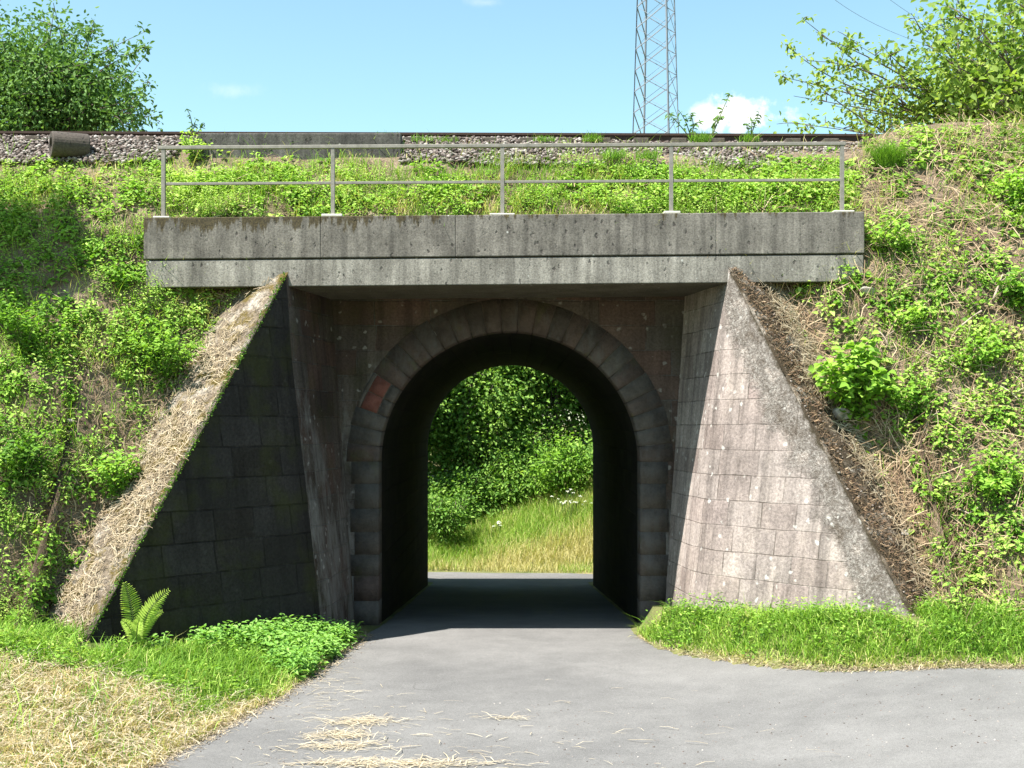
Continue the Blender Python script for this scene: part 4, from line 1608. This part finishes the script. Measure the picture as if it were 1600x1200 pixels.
def tree(name, label, cat, base, trunk_top, limbs, leaf, mat, group=None, tw=0.16, cluster=0.3, per=60, lsize=0.11, tmean=0.5, ratio=0.5, bark='bark', sub=5, sublen=0.7, droopy=0.0, topdown=0.0, center=None):
    """limbs: list of (end point, radius of leaf cloud round the outer half, leaf factor)"""
    root = empty(name, base)
    tag(root, label, cat, group)
    wood = MB()
    base = Vector(base)
    tt = Vector(trunk_top)
    tp = bez(base - Vector((0, 0, 0.3)), tt, (random.uniform(-.2, .2), random.uniform(-.2, .2), 0), 7)
    wood.tube(tp, [tw * (1 - 0.55 * i / 6) for i in range(7)], 8)
    PP, DD, TT_ = [], [], []
    for (e, cr, lf) in limbs:
        e = Vector(e)
        s = tp[random.choice([3, 4, 5, 6])]
        ln = (e - s).length
        sg = Vector((random.uniform(-.22, .22), random.uniform(-.2, .2), random.uniform(-0.08, 0.26))) * ln
        lp = bez(s, e, sg, 9)
        r0 = min(tw * 0.24, 0.009 + 0.006 * ln)
        wood.tube(lp, [r0 * (1 - 0.85 * i / 8) for i in range(9)], 5, cap=False)
        lt = random.gauss(0, 0.08)
        for k in range(sub):
            i0 = random.randint(3, 8)
            q = lp[i0]
            dv = Vector((random.gauss(0, 1), random.gauss(0, 1), random.gauss(0.25 - droopy, 0.7))).normalized()
            L = sublen * random.uniform(0.5, 1.2) * (cr / 0.5) ** 0.5
            q2 = q + dv * L * (0.6 if cr < 0.3 else 1)
            sp = bez(q, q2, (0, 0, 0.1 * L), 5)
            wood.tube(sp, [0.012 * (1 - 0.2 * i) + 0.002 for i in range(5)], 3, cap=False)
            nl = int(per * lf)
            for j in range(nl):
                t = random.random() ** 0.7
                c = sp[min(4, int(t * 4.99))]
                off = np.array([random.gauss(0, 1), random.gauss(0, 1), random.gauss(0, 0.8)]) * cr * cluster
                PP.append(np.array(c) + off)
                DD.append(off / (cr * cluster) * 0.6 + np.array([0, 0, -0.25]) + R.normal(0, 0.5, 3))
                TT_.append(tmean + lt + random.gauss(0, 0.18))
        # leaves along the outer limb
        for j in range(int(per * 0.8 * lf)):
            t = 0.45 + 0.55 * random.random()
            c = lp[min(8, int(t * 8.99))].lerp(lp[min(8, int(t * 8.99) + 1)], random.random())
            off = np.array([random.gauss(0, 1), random.gauss(0, 1), random.gauss(0, 1)]) * cr * cluster * 0.6
            PP.append(np.array(c) + off)
            DD.append(off / (cr * cluster) + np.array([0, 0, -0.2]) + R.normal(0, 0.5, 3))
            TT_.append(tmean + lt + random.gauss(0, 0.18))
    wo_ = wood.build('trunk', M[bark], smooth=True)
    local(wo_, root)
    PP = np.array(PP)
    DD = np.array(DD)
    n = len(PP)
    Ls = lsize * R.uniform(0.6, 1.3, n)
    NN = R.normal(0, 0.55, (n, 3)) + np.array([-0.25, -0.3, 0.8])
    o = leaves('crown', PP, DD, NN, Ls, Ls * ratio, np.array(TT_), M[mat])
    local(o, root)
    return root


def pt(px, py, Y):
    return Vector(((px - 800) * Y / 2000, Y, H - (py - 663) * Y / 2000))


# left tree beyond the track
YL = 30.0
limbs = []
for (px, py, cr, lf) in [(20, 60, .9, 1), (80, 40, .8, 1), (85, 10, .5, .7), (40, 110, .9, 1), (120, 75, .8, 1), (0, 140, .9, 1), (80, 140, .9, 1), (150, 120, .7, 1), (130, 165, .8, 1), (50, 175, .9, 1),
                         (180, 110, .5, .8), (170, 155, .6, .9), (190, 170, .5, .8), (100, 190, .8, 1), (20, 195, .8, 1), (-40, 60, .9, 1), (-60, 130, .9, 1), (-90, 90, .9, 1), (-40, 180, .9, 1), (60, 85, .9, 1),
                         (105, 105, .8, 1), (150, 190, .6, 1), (-20, 25, .7, .8), (140, 45, .22, .4), (147, 30, .16, .3), (222, 75, .18, .3), (226, 50, .15, .25), (205, 120, .22, .4), (235, 130, .2, .3), (215, 145, .25, .45), (228, 85, .18, .3),
                         (190, 85, .3, .5), (10, 90, .9, 1), (60, 205, .9, 1), (130, 205, .7, 1), (200, 195, .4, .6)]:
    limbs.append((pt(px, py, YL + random.uniform(-1.3, 1.3)), cr, lf))
    if cr > .45:
        for q in range(2):
            limbs.append((pt(px + random.gauss(0, 25), py + 15 + random.gauss(0, 18), YL + random.uniform(-1.6, 1.6)), cr * .9, lf))
tree('tree', 'dense dark green tree rising behind the track at the top left', 'tree', (-12.2, 30, 0.3), pt(60, 170, YL), limbs, None, 'treeleaf', tw=0.22, cluster=0.4, per=50, lsize=0.12, tmean=0.62, sub=8, sublen=0.7, ratio=0.5)
# small shoots right of it
tree('sapling', 'small dark leafy sapling behind the rail right of the dense tree', 'sapling', (-8.45, 29, 3.5), pt(232, 210, 29), [(pt(236, 165, 29), .16, .5), (pt(250, 190, 29), .16, .5), (pt(222, 195, 29), .22, .6), (pt(205, 192, 29), .25, .7), (pt(240, 180, 29), .16, .4)], None, 'treeleaf', tw=0.04, cluster=0.5, per=16, lsize=0.13, sub=3, sublen=0.3)

# right tree: airy, sunlit, spreading left over the track
limbs = []
YT = 25.0
for (px, py, cr, lf) in [(1255, 30, .16, .45), (1262, 95, .22, .5), (1230, 70, .16, .45), (1290, 60, .16, .45), (1222, 120, .16, .45), (1240, 150, .25, .6), (1275, 130, .28, .5), (1310, 110, .3, .6), (1340, 70, .3, .7),
                         (1375, 68, .3, .7), (1300, 165, .35, .8), (1260, 195, .3, .8), (1330, 150, .4, .8), (1380, 130, .4, .9), (1415, 100, .4, .9), (1440, 50, .4, .8), (1420, 30, .22, .5), (1470, 30, .5, 1), (1500, 10, .5, 1),
                         (1480, 90, .55, 1), (1530, 60, .6, 1), (1580, 30, .6, 1), (1450, 150, .5, 1), (1510, 130, .6, 1), (1570, 110, .6, 1), (1400, 180, .4, .9), (1350, 195, .4, .8), (1460, 190, .5, .9), (1530, 180, .6, 1), (1590, 170, .6, 1),
                         (1640, 60, .7, 1), (1650, 140, .7, 1), (1560, -20, .6, 1), (1620, -10, .7, 1), (1460, 110, .5, .9), (1545, 90, .6, 1), (1600, 80, .6, 1), (1490, 60, .5, 1), (1430, 130, .4, .8), (1500, 165, .5, 1),
                         (1360, 165, .35, .7), (1290, 195, .3, .6), (1700, 80, .8, 1), (1690, 0, .8, 1)]:
    limbs.append((pt(px, py, YT + random.uniform(-1.2, 1.2)), cr, lf))
    if cr > .48:
        limbs.append((pt(px + random.gauss(0, 18), py + random.gauss(0, 16), YT + random.uniform(-1.5, 1.5)), cr * .9, lf))
tree('tree', 'airy sunlit yellow green tree spreading over the track at the top right', 'tree', (9.6, 25.2, 7.0), pt(1560, 190, 25), limbs, None, 'brightleaf', tw=0.13, cluster=0.4, per=26, lsize=0.11, tmean=0.6, sub=7, sublen=0.6, ratio=0.55)

limbs = [(pt(random.uniform(1550, 1740), random.uniform(-40, 180), 21.6 + random.uniform(-.6, .6)), .42, 1) for i in range(13)]
limbs += [(pt(a, b, 21.6), .3, .7) for a, b in ((1470, 40), (1455, 90), (1480, 130), (1490, 170), (1500, 20), (1440, 60))]
tree('tree', 'leafy light green tree close behind the slope crest at the right frame edge', 'tree', (9.5, 21.8, 7.6), pt(1620, 160, 21.8), limbs, None, 'brightleaf', tw=0.1, cluster=0.42, per=15, lsize=0.14, tmean=0.5, sub=7, sublen=0.5, ratio=0.6)
# tree out of frame to the left, shading the slope
SH = hit(35, 395) + SUNV / SUNV.z * 4.6
limbs = []
for i in range(34):
    limbs.append((tuple(SH + Vector((random.uniform(-0.6, 0.5), random.gauss(0, 0.14), random.gauss(0, 0.12)))), .4, 1))
tree('tree', 'leafy tree on the left slope outside the frame, shading the bank', 'tree', (-12.2, 17.0, 2.8), (-11.6, 16.9, 9.6), limbs, None, 'treeleaf', tw=0.12, cluster=0.4, per=200, lsize=0.17, sub=6, sublen=0.25)

# trees seen through the arch
spec = [(-3.9, 41.5, 7.5, 2.4, 'dark leafy tree filling the left of the arch opening'),
        (-1.0, 43.0, 8.8, 2.6, 'tall leafy tree in the middle of the arch opening'),
        (1.6, 43.5, 8.4, 2.4, 'bushy green tree right of centre behind the grass bank through the arch'),
        (4.6, 42.0, 7.5, 2.3, 'green tree at the right edge of the view through the arch'),
        (0.5, 47.0, 9.0, 3.0, 'farthest dark tree behind the others beyond the tunnel'),
        (-7.0, 44.0, 8.0, 2.8, 'dense tree beyond the tunnel, hidden left of the opening'),
        (7.8, 44.0, 8.0, 2.8, 'dense tree beyond the tunnel, hidden right of the opening'),
        (-3.4, 48.0, 9.5, 3.2, 'farthest dark tree behind the left of the arch view'),
        (-2.5, 45.2, 8.2, 2.6, 'dark tree between the left and middle trees of the arch view'),
        (3.2, 45.6, 8.4, 2.6, 'dark tree between the right trees of the arch view'),
        (4.2, 48.5, 9.5, 3.2, 'farthest dark tree behind the right of the arch view')]
for (x, y, h, r, lab) in spec:
    z0 = float(ground_z(x, y))
    limbs = []
    for i in range(54):
        a = random.uniform(0, 6.28)
        t = random.random()
        rr = r * (0.35 + 0.65 * math.sin(math.pi * (0.15 + 0.75 * t))) * random.uniform(0.55, 1.0)
        limbs.append(((x + rr * math.cos(a), y + rr * math.sin(a) * 0.8, z0 + 0.3 + (h - 0.3) * t), random.uniform(.6, .95), 1))
    tree('tree', lab, 'tree', (x, y, z0), (x + random.uniform(-.3, .3), y, z0 + h * 0.72), limbs, None, 'farleaf', group='trees beyond the tunnel', tw=0.13, cluster=0.4, per=62, lsize=0.135, tmean=0.68, sub=6, sublen=0.65, ratio=0.6)
# bright bush right on the far bank
limbs = [((1.75 + random.gauss(0, .7), 40.6 + random.gauss(0, .5), 1.9 + random.gauss(0, .55)), .5, 1) for i in range(16)]
tree('bush', 'light green bush on the far grass bank at the right of the arch opening', 'bush', (1.8, 40.7, float(ground_z(1.8, 40.7))), (1.8, 40.7, 1.6), limbs, None, 'weed', tw=0.05, cluster=0.45, per=30, lsize=0.13, sub=5, sublen=0.45, tmean=0.45)
limbs = [((-2.1 + random.gauss(0, .5), 38.6 + random.gauss(0, .4), 0.5 + random.gauss(0, .4)), .45, 1) for i in range(14)]
tree('bush', 'small bush at the left foot of the far bank seen through the arch', 'bush', (-2.1, 38.6, float(ground_z(-2.1, 38.6))), (-2.1, 38.6, 0.4), limbs, None, 'farleaf', tw=0.05, cluster=0.45, per=26, lsize=0.12, sub=5, sublen=0.4, tmean=0.55)

for (bx_, by_, br_, lab) in [(-3.4, 40.4, .8, 'low dark bush under the left tree beyond the tunnel'), (-1.9, 40.8, .9, 'low bush under the left tree, right of the dark low bush beyond the tunnel'), (-0.3, 41.0, .95, 'low green bush in the middle of the tree line beyond the tunnel'),
                             (3.6, 40.8, .9, 'green bush behind the white flowers beyond the tunnel'), (0.6, 42.0, 1.1, 'taller bush behind the light green bush beyond the tunnel')]:
    z0 = float(ground_z(bx_, by_))
    limbs = [((bx_ + random.gauss(0, br_ * .6), by_ + random.gauss(0, .5), z0 + br_ * random.uniform(.1, 1.9)), .55, 1) for i in range(22)]
    tree('bush', lab, 'bush', (bx_, by_, z0), (bx_, by_, z0 + br_), limbs, None, 'farleaf', group='bushes below the far trees', tw=0.05, cluster=0.45, per=40, lsize=0.13, sub=5, sublen=0.5, tmean=0.58)

# far bank grass
n = 60000
x = R.uniform(-6, 7, n)
y = R.uniform(36.2, 42.5, n)
k = y > 36.35 + 0.12 * (2 - x) + 0.15 * (vnoise(x, 0 * x, 1.5) - .5)
p = np.stack([x, y, ground_z(x, y)], -1)[k]
n = len(p)
dry = (1 - sstep(36.8, 38.6, p[:, 1] - 0.25 * (p[:, 0])))
lush = (p[:, 1] < 36.9) & (p[:, 0] > 1.3)
ti = 0.66 + 0.6 * dry + 0.2 * R.normal(0, 1, n) + 0.4 * (fbm(p[:, 0], p[:, 1], 0.8) - 0.5) - 0.5 * lush + 0.12 * sstep(-1, 2, p[:, 0])
gh = R.uniform(0.2, 0.75, n) * (0.35 + 0.65 * sstep(36.4, 38, p[:, 1]))
go = grass_mesh('meadow_grass', p, norm(zup + 0.18 * R.normal(0, 1, (n, 3))), gh, R.uniform(0.008, 0.018, n), R.uniform(0.2, 0.9, n), ti, M['grass'])
tag(go, 'tall green and straw coloured grass on the bank beyond the tunnel', 'grass', kind='stuff')
# white umbels


def umbel(x, y, hgt, label):
    z = float(ground_z(x, y))
    root = empty('flowering_plant', (x, y, z))
    tag(root, label, 'flowering plant', 'white flowers on the far bank')
    m = MB()
    heads = []
    for i in range(3):
        e = Vector((x + random.uniform(-.18, .18), y + random.uniform(-.1, .1), z + hgt * random.uniform(.7, 1.05)))
        m.tube(bez((x, y, z - .05), e, (0, 0, .05), 5), 0.008, 4)
        heads.append(e)
    local(m.build('stalk', M['stem']), root)
    for e in heads:
        n = 10
        P = np.array([(e.x + random.gauss(0, .015), e.y + random.gauss(0, .015), e.z + random.gauss(0, .01)) for j in range(n)])
        o = leaves('flower_head', P, R.normal(0, 1, (n, 3)) * np.array([1, 1, .2]), np.tile(np.array([0, -.4, 1.0]), (n, 1)), np.full(n, .042), np.full(n, .03), R.random(n), M['flower'])
        local(o, root)


for i, (px, py) in enumerate([(885, 770), (893, 766), (900, 778), (872, 778), (890, 785), (782, 818), (770, 812), (916, 800)]):
    q = pt(px, py, 39.0)
    z = float(ground_z(q.x, 39.0))
    umbel(q.x, 39.0 + random.uniform(-.2, .2), max(0.5, q.z - z), 'white flowering plant among the tall grass on the far bank')


# shrubs on the near banks: leafy things that stand out
def shrub(name, label, cat, px, py, hgt, rad, nl, leafL, mat, tint, ratio=0.5, group=None, stems=9, base=None):
    b = hit(px, py) if base is None else Vector(base)
    root = empty(name, b)
    tag(root, label, cat, group)
    m = MB()
    P, D, N, T_ = [], [], [], []
    for i in range(stems):
        a = 6.28 * i / stems + random.uniform(-.3, .3)
        rr = rad * random.uniform(.2, 1.0)
        e = b + Vector((rr * math.cos(a), rr * math.sin(a) * 0.8 - 0.1 * hgt, hgt * random.uniform(.55, 1.05) * (1.1 - 0.45 * rr / rad)))
        sp = bez(b, e, (0, 0, .12 * hgt), 7)
        m.tube(sp, [0.009 - 0.001 * k for k in range(7)], 4, cap=False)
        for j in range(nl // stems):
            t = random.random() ** 0.6
            c = np.array(sp[min(6, int(t * 6.99))])
            az = random.random() * 6.28
            r = leafL * random.uniform(.2, 1.1)
            P.append(c + np.array([math.cos(az) * r, math.sin(az) * r, random.gauss(0, .4) * leafL]))
            D.append([math.cos(az), math.sin(az) - .2, random.gauss(-.05, .3)])
            N.append([random.gauss(-.1, .35), random.gauss(-.45, .35), 0.9])
            T_.append(tint + random.gauss(0, .16) + 0.15 * (t - .5))
    local(m.build('stem', M['stem']), root)
    n = len(P)
    Ls = leafL * R.uniform(.6, 1.25, n)
    o = leaves('foliage', np.array(P), np.array(D, dtype=float), np.array(N), Ls, Ls * ratio, np.array(T_), M[mat])
    local(o, root)
    return root


shrub('leafy_shrub', 'large bright maple leaved shrub beside the coping of the sunlit wing wall', 'shrub', 1335, 672, 1.2, .66, 900, .13, 'weed', .55, .75, stems=18)
shrub('leafy_shrub', 'dark green spreading shrub just right of the large maple leaved shrub', 'shrub', 1425, 665, .6, .45, 420, .085, 'weed', .42, .5, stems=12)
shrub('leafy_shrub', 'bright shrub at the right end of the concrete beam', 'shrub', 1390, 400, .55, .4, 360, .085, 'weed', .58, .5, stems=11)
shrub('leafy_shrub', 'small weed bush below the beam end on the right coping', 'shrub', 1262, 455, .3, .22, 140, .07, 'weed', .6, .5, stems=8)
shrub('leafy_shrub', 'glossy dark leaved shrub at the right frame edge level with the beam', 'shrub', 1585, 490, .6, .4, 300, .11, 'weed', .33, .5, stems=10)
shrub('leafy_shrub', 'round leafy shrub low on the right slope at the frame edge', 'shrub', 1555, 780, .6, .45, 420, .1, 'weed', .5, .45, stems=12)
shrub('leafy_shrub', 'leafy shrub in the middle of the right slope', 'shrub', 1530, 580, .5, .45, 380, .09, 'weed', .48, .5, stems=12)
shrub('leafy_shrub', 'yellow green shrub low beside the straw at the right coping foot', 'shrub', 1460, 800, .45, .32, 260, .085, 'weed', .68, .5, stems=10)
shrub('leafy_shrub', 'bright weed bush on the right slope above the maple leaved shrub', 'shrub', 1425, 520, .4, .35, 280, .08, 'weed', .68, .5, stems=10)
shrub('leafy_shrub', 'bright shrub at the right frame edge high above the beam', 'shrub', 1590, 330, .6, .5, 420, .1, 'weed', .6, .5, stems=12)
shrub('bush', 'feathery green bush between the left beam end and the straw coping', 'bush', 255, 600, 1.0, .68, 1500, .07, 'weed', .5, .42, stems=22)
shrub('bush', 'dark bush low at the left frame edge', 'bush', 35, 760, .95, .6, 900, .075, 'weed', .2, .5, stems=18)
shrub('bush', 'deep green bush at the left frame edge below the tree shadow', 'bush', 40, 560, .9, .7, 1000, .075, 'weed', .34, .5, stems=18)
shrub('bush', 'low green bush beside the lower half of the straw covered coping', 'bush', 185, 790, .7, .45, 650, .075, 'weed', .52, .5, stems=16)
shrub('bush', 'dark green bush under the left end of the concrete beam', 'bush', 190, 455, .4, .32, 300, .075, 'weed', .36, .5, stems=12)
shrub('creeper', 'pale leafed creeper hanging over the left end of the low dark wall', 'creeper', 300, 250, .5, .3, 300, .06, 'weed', .75, .6, stems=12, base=(-4.98, 20.05, 7.3))

# weeds against the sky beyond the rail


def stalk(name, label, base, tips, nl, leafL, mat, tint, cat='weed'):
    root = empty(name, base)
    tag(root, label, cat, 'weed stalks beside the rail')
    m = MB()
    P, D = [], []
    for e in tips:
        sp = bez(base, e, (random.uniform(-.1, .1), 0, .1), 8)
        m.tube(sp, [0.012 - 0.001 * k for k in range(8)], 4, cap=False)
        for j in range(nl):
            t = 0.2 + 0.8 * random.random()
            c = np.array(sp[min(7, int(t * 7.99))])
            az = random.random() * 6.28
            P.append(c + R.normal(0, .015, 3))
            D.append([math.cos(az), math.sin(az), random.gauss(-.2, .4)])
    local(m.build('stem', M['stem']), root)
    n = len(P)
    Ls = leafL * R.uniform(.6, 1.2, n)
    o = leaves('foliage', np.array(P), np.array(D), R.normal(0, .5, (n, 3)) + np.array([0, -.3, .8]), Ls, Ls * .38, R.normal(tint, .15, n), M[mat])
    local(o, root)


stalk('weed_stalk', 'thin dark weed stalks above the rail left of the railing', pt(300, 218, 24.2), [pt(292, 170, 24.2), pt(306, 188, 24.2), pt(320, 192, 24.2)], 14, .11, 'treeleaf', .5)
stalk('weed_stalk', 'drooping weed stalks beside the foot of the lattice pylon', pt(1080, 218, 24.2), [pt(1045, 178, 24.2), pt(1060, 172, 24.2), pt(1078, 178, 24.2), pt(1092, 190, 24.2)], 16, .12, 'treeleaf', .7)
stalk('weed_stalk', 'tall leaning weed stalk in front of the white cloud', pt(1112, 215, 24.2), [pt(1140, 148, 24.2), pt(1122, 185, 24.2)], 26, .11, 'treeleaf', .75)
stalk('weed_stalk', 'small weed sprout at the right edge of the white cloud', pt(1172, 216, 24.2), [pt(1185, 176, 24.2), pt(1172, 182, 24.2), pt(1166, 195, 24.2)], 14, .1, 'treeleaf', .65)
# grass tussocks along the rail


def tussock(label, base, n, hgt, spread, mat, tint, name='grass_tussock', group=None):
    base = Vector(base)
    P = np.array(base) + np.clip(R.normal(0, 0.7, (n, 3)), -1.1, 1.1) * np.array([spread, spread * .6, .01])
    root = grass_mesh(name, P - np.array(base), norm(zup + 0.28 * R.normal(0, 1, (n, 3))), hgt * R.uniform(.5, 1.15, n), R.uniform(.006, .012, n), R.uniform(.2, .9, n), R.normal(tint, .15, n), M[mat])
    root.location = base
    tag(root, label, 'grass tussock', group)


tussock('large green grass tussock at the right end of the visible rail', hit(1388, 262), 900, .5, .16, 'grass', .35)
for (px, py, nn_, hh, lab) in [(605, 212, 220, .2, 'grass tuft over the right end of the low dark wall'), (660, 213, 130, .14, 'small grass tuft on the ballast right of the low dark wall'), (850, 214, 160, .14, 'grass tuft on the ballast left of the pylon'),
                               (925, 216, 160, .2, 'grass tuft on the ballast just left of the pylon foot'), (1095, 222, 200, .22, 'grass tuft in front of the rail right of the pylon'), (1170, 226, 120, .2, 'grass tuft in the ballast under the white cloud'),
                               (700, 216, 100, .12, 'thin grass tuft by the rail above the middle of the railing'), (960, 236, 200, .2, 'grass tuft at the foot of the ballast under the pylon'), (1010, 240, 160, .2, 'grass tuft at the ballast foot left of the fourth post')]:
    b = pt(px, py + 6, 20.5 if py < 230 else 19.9)
    b.z = float(np.interp(b.y, [19.85, 20.5, 20.62, 20.95], [7.3, 7.72, 7.80, 7.83]))
    tussock(lab, b, nn_, hh, .14, 'grass', .4, group='grass tufts along the ballast')

# fern at the foot of the dark wing


def fern():
    b = Vector((-4.62, 15.75, float(ground_z(-4.62, 15.75)) - 0.02))
    root = empty('fern', b)
    tag(root, 'bright green fern with upright fronds in front of the dark wing wall', 'fern')
    for k, (dx, dy, dz, tint) in enumerate([(-.13, -.05, .86, .5), (.42, -.1, .78, .85), (.2, .1, .6, .4), (-.12, -.2, .42, .3), (.12, -.25, .45, .5), (.3, .05, .5, .3)]):
        e = b + Vector((dx, dy, dz))
        sp = bez(b, e, (-dx * .3, 0, .16), 16)
        P, D, L = [], [], []
        for i in range(2, 16):
            t = i / 15
            tang = (sp[i] - sp[i - 1]).normalized()
            sd = tang.cross(Vector((0.15, -1, 0.2))).normalized()
            for q in (0, .5):
                c = sp[i].lerp(sp[i - 1], q)
                for s in (-1, 1):
                    P.append(tuple(c))
                    D.append(tuple(sd * s + tang * .45))
                    L.append(.115 * dz / .8 * math.sin(math.pi * (0.12 + .86 * t)) ** .8 + .02)
        n = len(P)
        tint = tint * .6 + .4
        L = np.array(L)
        N = np.tile(np.array([-.35, -.6, .7]), (n, 1)) + R.normal(0, .15, (n, 3))
        o = leaves('frond', np.array(P), np.array(D), N, L, L * .17 + .005, R.normal(tint, .12, n), M['fern'])
        local(o, root)
        m = MB().tube(sp, [.008 - .0004 * i for i in range(16)], 4).build('midrib', M['stem'])
        m.parent = o


fern()

# dead branches and stones on the right slope


def branch(px0, py0, px1, py1, r, label):
    a, b = hit(px0, py0), hit(px1, py1)
    a = a + Vector((0, -.06, .05))
    b = b + Vector((0, -.1, .07))
    sp = bez(a, b, (0, -.04, .05), 6)
    m = MB().tube(sp, [r * (1 - .1 * i) for i in range(6)], 6)
    k = sp[3]
    m.tube([k, k + Vector((.12, -.05, .1))], [r * .6, r * .3], 5)
    o = m.build('dead_branch', M['twig2'], smooth=True)
    tag(o, label, 'dead branch', 'dead branches on the right slope')


M['twig2'] = m_plain('bleached_twig', (0.24, 0.18, 0.13), (0.42, 0.35, 0.28), 14, .85)
branch(1432, 555, 1500, 592, .012, 'long bleached dead branch in the middle of the right slope')
branch(1550, 475, 1562, 440, .022, 'short thick bleached stub near the right frame edge')
branch(1490, 528, 1530, 498, .018, 'grey dead branch right of the beam end, above the long one')
branch(1480, 800, 1530, 830, .016, 'dead branch low on the right slope')
branch(1370, 525, 1385, 550, .010, 'thin dead twig above the maple leaved shrub')
branch(1535, 345, 1580, 318, .012, 'thin dead branch high on the right slope')
branch(1440, 690, 1452, 650, .012, 'dead twig between the shrubs right of the maple leaved shrub')
branch(1560, 610, 1592, 640, .013, 'dead branch near the right frame edge at mid height')


def stone(px, py, s, label, base=None):
    b = hit(px, py) if base is None else Vector(base)
    bm = bmesh.new()
    bmesh.ops.create_icosphere(bm, subdivisions=2, radius=1)
    for v in bm.verts:
        k = 1 + 1.1 * (vnoise(v.co.x * 2 + px, v.co.y * 2 + v.co.z, 1.0) - .5)
        v.co = Vector((v.co.x * s * 1.2 * k, v.co.y * s * .8 * k, v.co.z * s * .5 * k))
    me = bpy.data.meshes.new('stone')
    bm.to_mesh(me)
    bm.free()
    me.materials.append(M['paleS'])
    o = bpy.data.objects.new('stone', me)
    COL.objects.link(o)
    o.location = b
    o.rotation_euler = (.3, .2, random.random() * 3)
    tag(o, label, 'stone', 'pale stones on the slopes')


stone(1355, 455, .14, 'pale flat stone just under the right end of the concrete beam')
stone(1312, 690, .17, 'pale stone on the coping under the maple leaved shrub')
stone(111, 662, .06, 'small white stone in the bare scar on the left slope')
stone(1405, 935, .12, 'pale stone at the foot of the right coping')

# ------------------------------------------------------------------ pylon and wires
YPY = 80.0
py = empty('lattice_pylon', (9.0, YPY, -1))
tag(py, 'tall grey steel lattice pylon against the sky behind the track', 'pylon')
cxp = (1025 - 800) * YPY / 2000


def corner(k, z):
    r = 1.6 - (z - 21.5) * 0.036
    a = math.radians(22 + 90 * k + 180)
    return Vector((cxp + r * math.cos(a), YPY + r * math.sin(a), z))


for k in range(4):
    m = MB().tube([corner(k, -2), corner(k, 48)], [0.075, 0.06], 4)
    local(m.build('leg', M['pylon']), py)
lat = MB()
for k in range(4):
    z = 8.0
    flip = k % 2
    i = 0
    while z < 47:
        hb = 1.32
        a, b = corner(k, z), corner((k + 1) % 4, z + hb)
        lat.tube([a, b], 0.034, 4)
        a, b = corner((k + 1) % 4, z), corner(k, z + hb)
        if i % 1 == 0:
            lat.tube([a, b], 0.016, 3)
        z += hb
        i += 1
local(lat.build('lattice', M['pylon']), py)
for z, hw in ((38, 6.0), (43, 4.5)):
    arm = MB()
    for s in (-1, 1):
        tip = Vector((cxp + hw * s, YPY, z))
        for k in range(4):
            arm.tube([corner(k, z + (0 if k % 2 else 1.2)), tip], 0.04, 4)
    local(arm.build('cross_arm', M['pylon']), py)


def wire(pts, label):
    a, b, c = [Vector(p) for p in pts]
    pl = []
    for i in range(41):
        t = i / 40
        pl.append(a * (1 - t) * (1 - 2 * t) + b * 4 * t * (1 - t) + c * t * (2 * t - 1))
    m = MB().tube(pl, 0.012, 4)
    o = m.build('power_cable', M['wire'])
    tag(o, label, 'power cable', 'power cables from the pylon')


p0, p1 = pt(1220, 0, 84), pt(1430, 55, 92)
wire([(cxp + 6, YPY, 37.0), p0.lerp(p1, .7), p1 + (p1 - p0) * 1.6 + Vector((0, 0, 1.2))], 'lower power cable slanting down behind the right tree')
p0, p1 = pt(1340, -1, 88), pt(1450, 27, 94)
wire([(cxp + 4.5, YPY, 42.0), p0.lerp(p1, .7), p1 + (p1 - p0) * 2.2 + Vector((0, 0, 1.0))], 'upper power cable slanting down behind the right tree')
